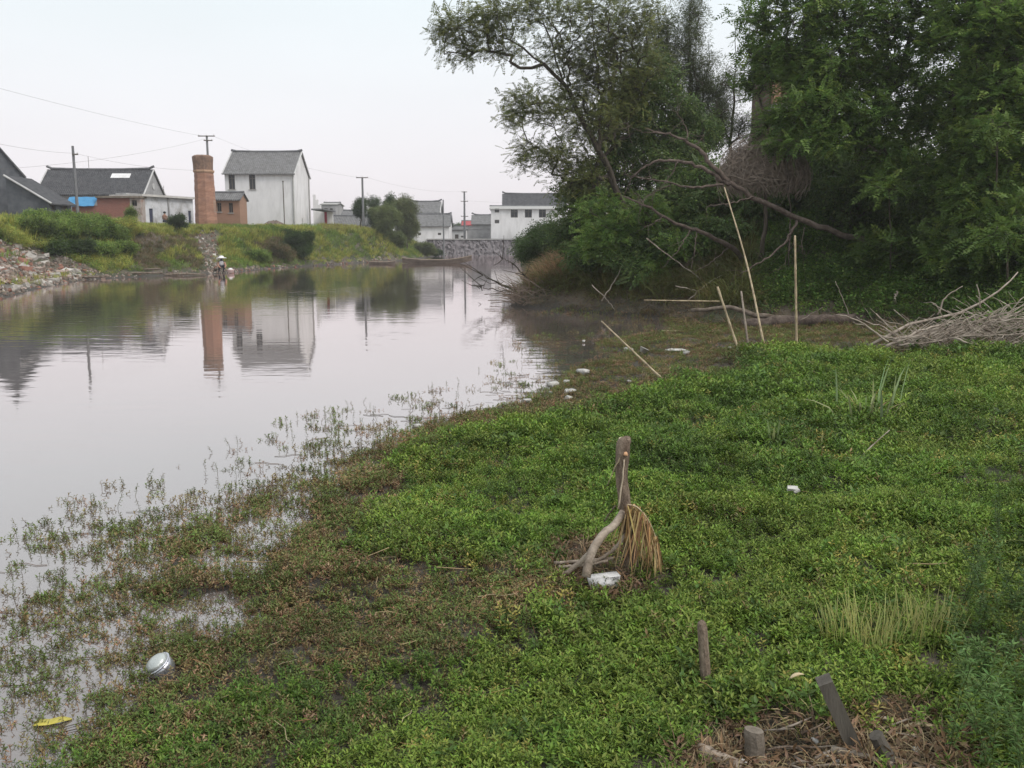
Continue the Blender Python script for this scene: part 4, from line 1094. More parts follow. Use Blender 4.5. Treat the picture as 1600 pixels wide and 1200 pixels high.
for sx in (-.14, .14):
    for sy in (-.11, .11): MB().tube([(p2.x + sx, p2.y + sy, z2 - .04), (p2.x + sx, p2.y + sy, z2 + .285)], .02, 5).build('leg', FRAME, st)

# ------------------------------------------------------------------ boats
BOATWOOD = mat('boat_wood', (.09, .068, .055), (.17, .13, .105), 4, .85, .01, 20, stretch=(.3, 1, 1))
BOATIN = mat('boat_inner', (.19, .145, .115), (.27, .215, .17), 4, .85)
def boat(name, label, c, L, B, hmid, rise_b, rise_s, rot, grp):
    M = rz(c, rot); root = thing(name, label, 'boat', c, grp)
    n = 16; out, inn = MB(M), MB(M); so, si, rims = [], [], ([], [])
    for i in range(n + 1):
        t = i / n * 2 - 1; x = t * L / 2
        w = B / 2 * (1 - abs(t) ** 2.6 * .72); zt = hmid + (rise_b * max(0, t) ** 2.2 + rise_s * max(0, -t) ** 2.2); zb_ = -.12 + (rise_b * .75 * max(0, t) ** 3 + rise_s * .6 * max(0, -t) ** 3)
        so.append(out._a([(x, -w, zt), (x, -w * .72, zb_), (x, w * .72, zb_), (x, w, zt)]))
        k = .05; si.append(inn._a([(x * .985, -w + k, zt - .01), (x * .97, -w * .7 + k * .5, zb_ + .07), (x * .97, w * .7 - k * .5, zb_ + .07), (x * .985, w - k, zt - .01)]))
        for s, rl in zip((-1, 1), rims): rl.append((x, s * (w - .02), zt + .01))
    for i in range(n):
        for k in range(3): out.f.append((so[i] + k, so[i] + k + 1, so[i + 1] + k + 1, so[i + 1] + k)); inn.f.append((si[i] + k + 1, si[i] + k, si[i + 1] + k, si[i + 1] + k + 1))
    for mb_, s_ in ((out, so), (inn, si)):
        for i in (0, n): mb_.f.append(tuple(s_[i] + k for k in range(4)))
    out.build('hull', BOATWOOD, root); inn.build('inner_planking', BOATIN, root)
    for rl in rims: MB(M).tube(rl, .045, 5).build('gunwale', BOATIN, root)
    for t in (-.45, 0, .4): MB(M).box((t * L / 2, 0, hmid - .08), (.22, B * .9, .04)).build('thwart', BOATIN, root)
    a, b = L / 2 * .98, L / 2 * .78
    MB(M).poly([(b, -B * .3, hmid + rise_b * .58), (a, -B * .14, hmid + rise_b * .93), (a, B * .14, hmid + rise_b * .93), (b, B * .3, hmid + rise_b * .58)]).build('fore_deck', BOATIN, root)
b = W0(683, 411.5); boat('wooden_boat', 'long weathered wooden boat with raised bow moored at the far shore', (b.x, b.y, .06), 7.2, 1.35, .30, .45, .2, 3, 'boats on the far shore')
b = W0(598, 412.5); boat('small_boat', 'small dark boat half hidden against the grassy bank', (b.x, b.y - .4, .03), 2.6, .9, .18, .12, .05, 5, 'boats on the far shore')

# ================================================================== RIGHT BANK
random.seed(77)
# --- two old buildings half hidden by the trees
x0, zt = xz(1203, 118, 37); x1, _ = xz(1310, 118, 37)
gable_house('old_brick_house', 'old dark brick house glimpsed behind the trees with an orange pillar', (x0, 37, 3.4), 0, x1 - x0, 2.6, zt - 3.4, .9, BRICK_DARK, TILE, ov=.3, front=[(1.2, 2.9, .8, 1.1, 'window')])
hb = bpy.data.objects['old_brick_house']
xp, _ = xz(1213, 140, 36.9)
MB().mm((xp - .15, 36.8, 3.0), (xp + .15, 36.998, zt - .3)).build('brick_pillar', BRICK_ORANGE, hb)
xs_, zs_ = xz(1235, 168, 36.5)
MB().mm((xs_ - .8, 36.0, zs_ - .1), (xs_ + .8, 36.997, zs_ + .08)).build('canopy_slab', CONCRETE, hb)
x0, _ = xz(1556, 100, 33)
gable_house('grey_block', 'tall dull building behind the trees with dark windows', (x0, 33, 3.4), 0, 12, 2.6, 8.6, 1.0, mat('dull_ochre', (.09, .085, .055), (.13, .12, .08), 1.5), TILE, ov=.3,
            front=[(xz(1560, 60, 33)[0] - x0 + .3, 4.9, .5, .8, 'window_sill'), (xz(1575, 10, 33)[0] - x0 + .8, 6.4, 1.0, 1.3, 'window_sill'), (1.0, 1.0, 1.0, 1.2, 'window_sill'), (4.0, 1.0, 1.0, 1.2, 'window_sill'), (1.0, 3.8, 1.0, 1.2, 'window_sill'), (4.0, 3.8, 1.0, 1.2, 'window_sill')])

# --- trees
def pf(u, v, D, ru, rv, n, rd=None):
    c = G(u, v, D); k = D / 1418.0
    return (tuple(c), (ru * k, (rd if rd else (ru + rv) / 2) * k, rv * k), n)
LOCUST = [pinnate(7, .38, .10, .040, (.125, .15, .055)) for _ in range(3)] + [pinnate(7, .36, .095, .038, (.17, .19, .065))]
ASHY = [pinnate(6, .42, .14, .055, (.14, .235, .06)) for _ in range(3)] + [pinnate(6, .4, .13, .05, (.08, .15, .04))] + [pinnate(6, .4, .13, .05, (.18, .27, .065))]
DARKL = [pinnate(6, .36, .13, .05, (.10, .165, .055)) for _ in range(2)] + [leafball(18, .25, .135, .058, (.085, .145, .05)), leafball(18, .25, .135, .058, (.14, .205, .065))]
FEATH = [leafball(18, .22, .15, .016, (.12, .155, .075)) for _ in range(3)]
def tk(pts): return [tuple(G(u, v, D)) for u, v, D in pts]
def gbase(u, D, dz=-.15):
    x = G(u, 400, D).x; return (x, D, hz(x, D) + dz)
# leaning tree over the river
tree('leaning_locust_tree', 'tall leaning tree with airy foliage reaching out over the river', 'tree',
     [[gbase(1000, 34)] + tk([(965, 300, 33.5), (935, 235, 33), (905, 175, 33), (880, 130, 33), (850, 100, 32.8), (800, 62, 32.5), (760, 50, 32.2)]),
      tk([(935, 240, 33), (940, 160, 33.2), (930, 80, 33), (922, -20, 33)]),
      tk([(880, 130, 33), (860, 60, 33), (830, 5, 33), (810, -40, 33)]),
      tk([(905, 175, 33), (860, 160, 32.5), (820, 165, 32.2)]), tk([(850, 105, 32.8), (815, 105, 32.5), (780, 85, 32.3)])],
     [pf(740, 45, 32.3, 58, 34, 60), pf(705, 42, 32.2, 28, 16, 22), pf(722, 82, 32.3, 30, 14, 22), pf(795, 18, 32.5, 60, 30, 55), pf(790, 75, 32.5, 40, 22, 30), pf(860, 15, 33, 60, 40, 70), pf(930, 30, 33, 55, 50, 80), pf(990, 30, 33.5, 40, 45, 50),
      pf(885, 85, 33, 40, 35, 45), pf(940, 110, 33.3, 45, 40, 65), pf(815, 160, 32.3, 30, 22, 34), pf(805, 185, 32.2, 22, 10, 16), pf(860, 175, 32.6, 30, 25, 34), pf(825, 232, 32.5, 26, 12, 16), pf(868, 235, 32.8, 30, 26, 40), pf(815, 258, 32.5, 12, 7, 6), pf(925, 190, 33.3, 45, 45, 90), pf(900, 270, 33.3, 40, 35, 80), pf(900, 140, 33.5, 45, 40, 60), pf(965, 80, 34, 45, 50, 70), pf(970, 170, 34.5, 40, 50, 70), pf(1010, 110, 34.5, 35, 40, 40)],
     LOCUST, .82, 9, .24, tip_r=.0065, max_r=.12, along=.3, flat=.35, surf=.4)
tree('river_tree', 'broad mid-green tree filling the bank behind the leaning tree', 'tree',
     [[gbase(1020, 36)] + tk([(1015, 300, 36), (1000, 200, 36), (1010, 120, 36)])],
     [pf(980, 210, 36, 60, 60, 120), pf(1040, 190, 36, 50, 50, 100), pf(1010, 130, 36, 50, 50, 80), pf(960, 290, 35.5, 60, 50, 110), pf(1050, 260, 35, 60, 50, 100), pf(1085, 215, 36, 45, 40, 70), pf(905, 310, 35, 35, 35, 60)], DARKL, 1.05, 5, .22, tip_r=.009, along=.4)
tree('tall_thin_tree', 'tall thin sparse tree with feathery upright sprays', 'tree',
     [[gbase(1085, 39)] + tk([(1080, 220, 39), (1078, 80, 39), (1080, -30, 39)]), tk([(1080, 220, 39), (1105, 130, 39), (1108, 60, 39)]), tk([(1079, 200, 39), (1045, 110, 39), (1040, 20, 39)])],
     [pf(1080, 40, 39, 14, 60, 60), pf(1042, 70, 39, 26, 65, 60), pf(1100, 125, 39, 20, 50, 50), pf(1125, 160, 39, 22, 40, 36), pf(1075, 150, 39, 35, 45, 60), pf(1110, 200, 38, 40, 30, 60), pf(1060, 110, 39, 40, 40, 50), pf(1020, 60, 39, 20, 50, 30)], FEATH, 1.2, 4, .16, tip_r=.009, along=.5)
tree('bare_topped_tree', 'half bare twiggy tree with a straight dead top beside the house', 'tree',
     [[gbase(1140, 38)] + tk([(1142, 220, 38), (1150, 110, 38), (1149, 30, 38)])], [pf(1145, 130, 38, 28, 34, 26), pf(1125, 180, 38, 25, 30, 30), pf(1160, 200, 38, 30, 30, 40)], FEATH, 1.1, 2, .16, tip_r=.01)
tree('bank_ash_tree', 'large leafy tree with layered green sprays above the dead vines', 'tree',
     [[gbase(1350, 28.5)] + tk([(1345, 250, 28), (1325, 150, 27.5), (1310, 60, 27.5), (1300, -60, 27.5)]), tk([(1340, 220, 28), (1400, 130, 27), (1430, 40, 27)]), tk([(1325, 160, 27.5), (1260, 110, 27), (1215, 70, 27)])],
     [pf(1195, 30, 28, 38, 34, 50), pf(1190, 85, 28, 24, 30, 34), pf(1240, 85, 27.5, 50, 40, 90), pf(1290, 30, 27, 60, 40, 90), pf(1370, 40, 26.5, 60, 45, 90), pf(1310, 110, 26.5, 60, 35, 110), pf(1380, 120, 26.5, 50, 35, 85), pf(1280, 170, 26, 60, 25, 80), pf(1350, 185, 26, 60, 28, 90), pf(1420, 185, 26, 30, 30, 50), pf(1300, 215, 25.6, 45, 16, 40), pf(1385, 235, 25.6, 40, 16, 40), pf(1260, 130, 27, 40, 25, 50), pf(1445, 10, 26.8, 30, 30, 40), pf(1440, 80, 26.8, 20, 30, 30), pf(1465, 190, 26.5, 30, 30, 50), pf(1225, 190, 27, 40, 22, 45), pf(1180, 130, 28, 20, 20, 20), pf(1450, 140, 26.5, 25, 20, 24), pf(1400, -30, 27, 80, 40, 80), pf(1270, -30, 27.5, 80, 40, 80)],
     ASHY, .9, 6, .2, tip_r=.009, max_r=.18, along=.35, flat=.3)
tree('right_ash_tree', 'dense dark green tree over the brush pile at the edge', 'tree',
     [[gbase(1545, 25)] + tk([(1540, 260, 25), (1530, 140, 25), (1525, 20, 25)]), tk([(1538, 240, 25), (1590, 150, 24), (1640, 60, 24)])],
     [pf(1500, 40, 25, 34, 40, 70), pf(1555, 60, 24.5, 60, 45, 120), pf(1620, 40, 24, 60, 60, 100), pf(1510, 130, 25, 40, 40, 90), pf(1580, 150, 24, 60, 40, 120), pf(1500, 210, 24.8, 35, 30, 60), pf(1560, 230, 24, 60, 28, 90), pf(1540, 300, 24, 60, 40, 100), pf(1600, 320, 23.5, 50, 40, 70), pf(1470, 270, 25, 40, 30, 50), pf(1470, 60, 25, 20, 30, 24), pf(1650, 180, 23.5, 60, 60, 100), pf(1540, -40, 25, 90, 40, 90)],
     ASHY, .9, 6, .2, tip_r=.009, max_r=.18, along=.35, flat=.3)
tree('added_evergreen', 'dark evergreen added behind the dead trunk to block the sky light', 'tree',  # back row, added to keep sky light out of the dark bank
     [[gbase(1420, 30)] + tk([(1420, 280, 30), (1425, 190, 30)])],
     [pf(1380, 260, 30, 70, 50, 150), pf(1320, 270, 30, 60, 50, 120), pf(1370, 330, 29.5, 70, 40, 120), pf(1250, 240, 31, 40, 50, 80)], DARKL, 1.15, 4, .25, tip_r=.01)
tree('added_evergreen', 'dark evergreen added behind the brush pile to block the sky light', 'tree',  # second tree of the added row that shuts out light from behind
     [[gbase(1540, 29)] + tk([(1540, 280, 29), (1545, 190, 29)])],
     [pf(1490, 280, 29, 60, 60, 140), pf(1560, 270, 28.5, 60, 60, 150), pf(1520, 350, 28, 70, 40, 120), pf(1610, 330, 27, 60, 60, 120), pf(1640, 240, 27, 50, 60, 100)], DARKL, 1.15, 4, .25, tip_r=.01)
tree('bank_shrub_tree', 'low dark tree with bright leaf fans hanging by the water', 'tree',
     [[gbase(990, 32)] + tk([(975, 390, 31.5), (955, 350, 31)])],
     [pf(955, 365, 31, 45, 22, 70), pf(935, 385, 30.8, 30, 16, 40), pf(985, 350, 31, 35, 20, 50), pf(1010, 330, 31, 40, 25, 50), pf(945, 330, 31.5, 40, 25, 50)], ASHY, .75, 6, .16, tip_r=.008, along=.4)
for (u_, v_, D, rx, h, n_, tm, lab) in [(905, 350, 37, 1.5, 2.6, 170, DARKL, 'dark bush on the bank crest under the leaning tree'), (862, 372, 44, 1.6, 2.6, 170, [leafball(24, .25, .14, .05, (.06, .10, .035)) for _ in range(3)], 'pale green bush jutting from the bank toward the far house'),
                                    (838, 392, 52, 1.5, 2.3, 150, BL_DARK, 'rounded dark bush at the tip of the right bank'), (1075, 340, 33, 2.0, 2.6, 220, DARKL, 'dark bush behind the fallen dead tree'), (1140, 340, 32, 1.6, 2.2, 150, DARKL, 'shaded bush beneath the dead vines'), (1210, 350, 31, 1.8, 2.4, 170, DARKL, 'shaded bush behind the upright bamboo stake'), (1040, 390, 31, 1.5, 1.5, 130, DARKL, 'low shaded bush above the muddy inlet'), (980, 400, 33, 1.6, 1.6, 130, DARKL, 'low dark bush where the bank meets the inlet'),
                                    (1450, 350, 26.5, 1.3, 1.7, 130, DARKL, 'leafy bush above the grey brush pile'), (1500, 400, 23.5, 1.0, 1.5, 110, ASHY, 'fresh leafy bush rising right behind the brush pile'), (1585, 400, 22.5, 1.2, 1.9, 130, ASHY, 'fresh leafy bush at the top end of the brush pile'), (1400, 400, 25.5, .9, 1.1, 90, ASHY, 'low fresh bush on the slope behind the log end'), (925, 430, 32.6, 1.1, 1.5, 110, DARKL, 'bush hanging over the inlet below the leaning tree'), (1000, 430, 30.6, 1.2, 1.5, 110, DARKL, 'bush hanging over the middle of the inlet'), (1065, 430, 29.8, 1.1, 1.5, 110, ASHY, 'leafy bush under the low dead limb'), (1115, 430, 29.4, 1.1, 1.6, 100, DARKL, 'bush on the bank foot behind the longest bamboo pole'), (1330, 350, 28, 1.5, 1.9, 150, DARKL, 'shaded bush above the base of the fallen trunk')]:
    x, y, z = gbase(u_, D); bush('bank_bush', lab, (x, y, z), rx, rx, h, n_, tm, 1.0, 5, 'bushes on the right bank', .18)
for (u_, v_, D, r_, lab) in [(1225, 225, 26, .5, 'bright leaf spray hanging before the shaded house wall'), (1385, 290, 24.5, .5, 'bright young leaf spray lit above the fallen trunk'), (1555, 195, 22.5, .7, 'bright leaf spray at the edge above the brush pile'), (1570, 370, 21.0, .6, 'fresh green leaf spray beside the brush pile')]:
    c = G(u_, v_, D); gx_, gy_ = c.x + .5, c.y + .6; z0 = hz(gx_, gy_)
    tree('young_tree', lab, 'tree', [[(gx_, gy_, z0 - .1), (gx_ - .1, gy_ - .1, z0 + (c.z - z0) * .6), tuple(c + Vector((.1, .1, -.1)))]], [(tuple(c), (r_, r_, r_ * .5), 26)], ASHY, .8, 4, .12, tip_r=.006, max_r=.05, along=.6, flat=.3)

# --- ground cover on the bank
rt = tobj([leafball(26, .2, .10, .06, (.11, .20, .045), up=1), leafball(26, .2, .09, .055, (.17, .27, .06), up=1), leafball(22, .18, .08, .05, (.075, .14, .038), up=1)], 'slope_leaf') \
   + tobj([tuft(30, .2, .7, .018, (.20, .18, .08), .8, .8), tuft(30, .2, .8, .016, (.14, .16, .055), .8, .9)], 'slope_grass') + tobj([tuft(26, .18, .8, .016, (.34, .22, .13), .6, .6), leafball(24, .22, .2, .012, (.18, .135, .09))], 'slope_dry', DRY)
n = 150000
xs = rng.uniform(-1, 17, n); ys = rng.uniform(12, 120, n) ** 1.0
ys = 12 + (ys - 12) * rng.random(n) ** .7
rr = sdist(RIGHT_LAND, xs, ys); u = uof(xs, ys); nz = fbm(xs * .5, ys * .5, 61); nz2 = fbm(xs * 1.2, ys * 1.2, 63)
keep = (rr > .35) & (rr < 6.5) & (u < 1680) & (u > 780)
p = np.where(u > 1180, np.interp(rr, [0, .6, 1.2, 5, 6.5], [0, .4, 1, 1, .3]), np.interp(rr, [0, .7, 1.6, 5, 6.5], [0, .1, .9, .9, .3]))
keep &= rng.random(n) < p * np.interp(ys, [12, 30, 60, 120], [.75, .6, .35, .12])
xs, ys, rr, u, nz, nz2 = (a[keep] for a in (xs, ys, rr, u, nz, nz2)); k = len(xs)
idx = np.where(u > 1180, rng.choice([0, 0, 1, 2, 2], k), rng.choice([2, 3, 4, 4, 6], k))
idx = np.where((u < 960) & (nz > .42), rng.choice([5, 5, 3, 4], k), idx)
idx = np.where((u < 900) & (nz <= .42), rng.choice([4, 3, 1], k), idx)
sc_ = rng.uniform(.6, 1.2, k) * np.interp(ys, [12, 40, 100], [.9, 1.15, 1.6]) * np.where(idx < 3, 1, 1.15)
zs = H(xs, ys) + np.where(idx < 3, .12, 0) + np.where(idx == 6, .12, 0)
rot = np.stack([rng.uniform(-.3, .3, k), rng.uniform(-.5, .1, k), rng.uniform(0, 6.28, k)], 1)
scatter('bank_ground_cover', 'leafy creepers, grass and dry reeds covering the right bank', 'undergrowth', np.stack([xs, ys, zs], 1), rot, sc_, idx, rt)
# brown litter along the foot of the bank
lt2 = tobj([tuft(10, .15, .3, .008, C_BROWN, 1.6, .6), leafball(10, .15, .07, .03, (.13, .085, .055)), leafball(10, .15, .2, .01, (.16, .12, .09))], 'litter', DRY)
n = 26000
xs = rng.uniform(-1.5, 13, n); ys = rng.uniform(14, 50, n); rr = sdist(RIGHT_LAND, xs, ys); dr = sdist(RIVER, xs, ys); u = uof(xs, ys)
keep = (rr > -.5) & (rr < 1.6) & (dr < .05) & (u < 1660); xs, ys = xs[keep], ys[keep]; k = len(xs)
scatter('bank_litter', 'brown dead stems and leaves littering the foot of the right bank', 'leaf litter', np.stack([xs, ys, H(xs, ys) + .03], 1), rng.uniform(-.6, .6, (k, 3)) * np.array([1, 1, 5]), rng.uniform(.6, 1.3, k), rng.integers(0, 3, k), lt2)

# --- fallen dead tree
def limb(mb, pts, r0, r1, amp=.03, n=None, sides=7):
    P_ = bez(pts, n or 5 * len(pts)); P_ = wob(P_, amp); k = len(P_)
    mb.tube(P_, [r0 + (r1 - r0) * i / (k - 1) for i in range(k)], sides); return P_
DT = thing('fallen_dead_tree', 'fallen dead tree with bare forked branches reaching toward the water', 'dead tree', gbase(1430, 26.5))
D = 26
DARKWOOD = mat('dark_dead_wood', (.075, .055, .045), (.15, .115, .095), 7, .9, .02, 30)
mb = MB(); main = limb(mb, [gbase(1500, 27.6)] + tk([(1450, 362, 27.0), (1400, 370, 26.5), (1350, 374, 26.2), (1290, 358, 26), (1220, 330, 26), (1150, 292, 26), (1120, 280, 26)]), .12, .06, .045); mb.build('trunk', DARKWOOD, DT, smooth=True)
branches = [([(1128, 283, 26), (1095, 262, 26), (1045, 250, 26), (1005, 262, 26), (985, 280, 26)], .075, .02), ([(1140, 288, 26), (1110, 255, 26), (1080, 225, 26.2), (1045, 210, 26.3), (1010, 202, 26.4)], .09, .02),
            ([(1085, 228, 26.2), (1100, 212, 26.2), (1090, 213, 26.3)], .02, .01), ([(1130, 288, 26), (1080, 292, 25.8), (1030, 282, 25.6), (990, 276, 25.5)], .05, .015), ([(1180, 308, 26), (1140, 318, 25.6), (1105, 322, 25.4)], .03, .012),
            ([(1245, 345, 26), (1225, 380, 25.6), (1195, 405, 25.3), (1155, 430, 25.2)], .05, .015), ([(1235, 350, 26), (1232, 390, 25.6), (1225, 420, 25.5)], .02, .006), ([(1258, 355, 26), (1252, 385, 25.7), (1262, 400, 25.7)], .015, .006),
            ([(1060, 252, 26), (1040, 285, 25.8), (1000, 315, 25.7)], .02, .008), ([(1010, 258, 26), (990, 275, 26), (975, 300, 26)], .02, .008), ([(1050, 286, 25.7), (1015, 305, 25.6), (1000, 320, 25.5)], .02, .008), ([(1075, 220, 26.2), (1068, 190, 26.3), (1050, 170, 26.3)], .025, .008), ([(1040, 209, 26.3), (1000, 205, 26.4), (980, 192, 26.4)], .015, .006)]
def twiggy(mb, P_, n_, L0, r=.008):
    for _ in range(n_):
        q = P_[random.randint(len(P_) // 4, len(P_) - 1)]; d = Vector((random.uniform(-1, .6), random.uniform(-.7, .5), random.uniform(-.9, .7))).normalized(); L = random.uniform(.4, 1) * L0
        P2 = wob(bez([q, q + d * L * .5 + Vector((0, 0, random.uniform(-.1, .1))), q + d * L + Vector((0, 0, random.uniform(-.25, .15)))], 6), .02)
        mb.tube(P2, [r * (1 - .75 * i / (len(P2) - 1)) for i in range(len(P2))], 4)
for pts, a, b in branches: mb = MB(); P_ = limb(mb, tk(pts), a * .85, b * .8, .035); twiggy(mb, P_, 5, 1.0); mb.build('branch', DARKWOOD, DT, smooth=True)
x, y, z = gbase(1190, 28.5)
DT2 = thing('fallen_limb', 'second bare dead limb leaning low over the muddy inlet', 'dead branch', gbase(1145, 27.5))
mb = MB(); limb(mb, [gbase(1175, 28)] + tk([(1140, 385, 27), (1095, 362, 26.6), (1055, 348, 26.3), (1015, 325, 26), (975, 308, 26)]), .085, .02); mb.build('trunk', DARKWOOD, DT2, smooth=True)
for pts in [[(1035, 338, 26.1), (1020, 350, 26), (1008, 354, 26)], [(1020, 328, 26), (1005, 318, 26), (995, 300, 26)], [(1080, 356, 26.5), (1060, 390, 26), (1035, 420, 26)], [(1140, 385, 27), (1110, 410, 26.6), (1085, 425, 26.4)], [(1090, 362, 26.6), (1085, 390, 26.3), (1080, 420, 26.2)]]:
    mb = MB(); P_ = limb(mb, tk(pts), .02, .008, .03); twiggy(mb, P_, 4, .8); mb.build('branch', DARKWOOD, DT2, smooth=True)
# --- dead vine mound: tangle of hanging strands
c = G(1197, 262, 27.0); z0 = hz(c.x, 27.3)
VT = thing('dead_vine_mound', 'rounded mound of dead grey-brown vines hanging over a shrub', 'vines', (c.x, 27.3, z0))
mb = MB()
for k in range(2400):
    a = random.uniform(0, 6.28); e_ = math.asin(random.uniform(-.25, 1)); r_ = 1.3 * random.uniform(.55, 1.0)
    nrm = Vector((math.cos(a) * math.cos(e_), math.sin(a) * math.cos(e_), math.sin(e_)))
    p0 = Vector((c.x, 27.2, c.z - .25)) + Vector((nrm.x * r_ * 1.05, nrm.y * r_ * .8, nrm.z * r_))
    tn = nrm.cross(Vector((random.uniform(-1, 1), random.uniform(-1, 1), random.uniform(-1, 1)))).normalized(); L = random.uniform(.3, 1.0)
    tn = (tn + Vector((0, 0, -.5))).normalized()
    pts = [p0 - tn * L * .5 - nrm * .12 * L, p0 + nrm * .05, p0 + tn * L * .5 - nrm * .14 * L + Vector((random.uniform(-.1, .1), 0, -.1))]
    mb.tube(bez(pts, 6), random.uniform(.004, .011), 3, cap=False)
o = mb.build('strand_tangle', mat('dead_vine', (.19, .15, .12), (.32, .26, .21), 6, .95), VT); o['kind'] = 'stuff'
mb = MB(); limb(mb, [(c.x, 27.3, z0 - .1), (c.x + .1, 27.2, (z0 + c.z) / 2), (c.x, 27.2, c.z + .2)], .08, .04); mb.build('stem', BARK, VT)

# --- bamboo stakes and sticks
def stake(name, label, a, b, r0, r1, m=BAMBOO, bend=.03, cat_='stake', grp=None, nodes=True):
    a, b = Vector(a), Vector(b); L = (b - a).length
    mid = a.lerp(b, .5) + Vector((random.uniform(-1, 1), random.uniform(-1, 1), 0)) * bend * L
    r0, r1 = r0 * .8, r1 * .8
    P_ = bez([a, mid, b], 14); n_ = len(P_); rd = []
    for i in range(n_):
        r = r0 + (r1 - r0) * i / (n_ - 1); rd.append(r * (1.18 if nodes and i % 3 == 1 else 1))
    o = MB().tube(P_, rd, 7).build(name, m, origin=a, smooth=True)
    return props(o, label, cat_, grp)
def gp(u, v, D=None):
    return T(u, v) if D is None else G(u, v, D)
b1 = T(1195, 537); stake('bamboo_pole', 'longest bamboo pole leaning against the fallen tree, thin and pale', b1 - Vector((0, 0, .1)), G(1132, 293, b1.y + 3.2), .032, .018, bend=.02)
b1 = T(1160, 556); stake('bamboo_stake', 'short straight bamboo stake tilted left in the grass', b1 - Vector((0, 0, .1)), G(1121, 448, b1.y + .3), .028, .026, bend=.005)
b1 = T(1171, 550); stake('grey_stake', 'grey weathered stake standing between the two leaning bamboo poles', b1 - Vector((0, 0, .1)), G(1158, 455, b1.y + .2), .026, .022, GREYSTICK, .005)
b1 = T(1245, 541); stake('upright_bamboo_stake', 'upright pale bamboo stake standing alone at the grass edge', b1 - Vector((0, 0, .1)), G(1242, 368, b1.y + .2), .034, .026, bend=.006)
b1 = T(1038, 599); stake('slanting_bamboo', 'bamboo rod slanting low over the brown shallows', b1 + Vector((0, 0, .02)), G(940, 502, b1.y + 2.6), .022, .016, bend=.008)
a = T(1128, 484); stake('fallen_bamboo', 'thin pale rod lying level along the muddy bank foot', G(1126, 471, a.y), G(1006, 469, a.y - .2), .03, .018, bend=.003)
a = T(1050, 521); stake('lying_stick', 'short pale stick lying on the brown marsh by the inlet', a + Vector((.3, 0, .05)), a + Vector((-.25, .05, .06)), .02, .016, bend=.005)
b1 = T(1305, 594); stake('grass_stick', 'thin brown stick poking from the grass behind the reed tuft', b1, G(1261, 563, b1.y + .4), .012, .008, GREYSTICK, .04)
b1 = T(1335, 725); stake('forked_twig', 'thin curved reddish twig leaning in the dark grass hollow', b1, G(1390, 672, b1.y + .2), .010, .006, GREYSTICK, .08)
# --- long log
LG = thing('fallen_log', 'long grey-brown log lying at the foot of the leafy slope', 'log', T(1300, 505))
yl = T(1300, 508).y
mb = MB(); limb(mb, tk([(1160, 508, yl + .2), (1230, 502, yl + .1), (1300, 500, yl), (1380, 498, yl), (1412, 490, yl), (1425, 486, yl)]), .14, .20, .03, sides=9); mb.build('trunk', DARKWOOD, LG, smooth=True)
for pts, a, b in [([(1405, 494, yl), (1398, 470, yl - .1), (1402, 455, yl)], .04, .02), ([(1420, 490, yl), (1470, 492, yl - .1), (1500, 494, yl - .1)], .035, .015), ([(1250, 500, yl - .1), (1285, 480, yl - .3)], .012, .006), ([(1330, 500, yl), (1305, 440, yl + .2)], .014, .006), ([(1380, 522, yl - .5), (1352, 482, yl - .3)], .013, .006)]:
    mb = MB(); limb(mb, tk(pts), a, b, .02); mb.build('branch', GREYSTICK, LG, smooth=True)
mb = MB(); P2 = tk([(1080, 485, yl + 1.0), (1140, 480, yl + .7), (1180, 492, yl + .5), (1240, 497, yl + .4)]); limb(mb, P2, .05, .08, .03); props(mb.build('root_log', DEADWOOD, origin=P2[0], smooth=True), 'shorter crooked log behind the bamboo stakes', 'log')

# --- brush pile: every branch its own thing
PL = 'bare grey branch in the brush pile at the foot of the slope'
BP = T(1480, 550); yb = BP.y
def brush(pts, r0, r1, lab=PL):
    P_ = bez(pts, 10); k = len(P_); P_ = wob(P_, .018)
    o = MB().tube(P_, [r0 + (r1 - r0) * i / (k - 1) for i in range(k)], 6).build('pile_branch', GREYSTICK, origin=pts[0], smooth=True)
    props(o, lab, 'branch', 'branches in the brush pile')
brush(tk([(1357, 541, yb + .3), (1420, 508, yb + .5), (1500, 490, yb + .8), (1560, 455, yb + 1.0), (1592, 425, yb + 1.2)]), .035, .012, 'longest pale branch arching up across the brush pile')
brush(tk([(1385, 541, yb - .1), (1430, 520, yb + .2), (1470, 508, yb + .6)]), .03, .018)
brush(tk([(1405, 540, yb - .2), (1490, 528, yb), (1550, 505, yb + .5)]), .024, .01)
brush(tk([(1490, 528, yb - .3), (1530, 540, yb - .4), (1575, 552, yb - .5)]), .024, .014, 'branch sliding off the front of the brush pile')
brush(tk([(1500, 526, yb - .2), (1560, 524, yb), (1620, 522, yb + .2)]), .026, .014)
brush(tk([(1465, 492, yb + .6), (1478, 465, yb + .6), (1505, 447, yb + .7)]), .018, .007, 'thin branch curling upright out of the brush pile')
brush(tk([(1532, 482, yb + .6), (1530, 460, yb + .6), (1526, 445, yb + .7)]), .016, .007, 'short twig sticking straight up from the brush pile')
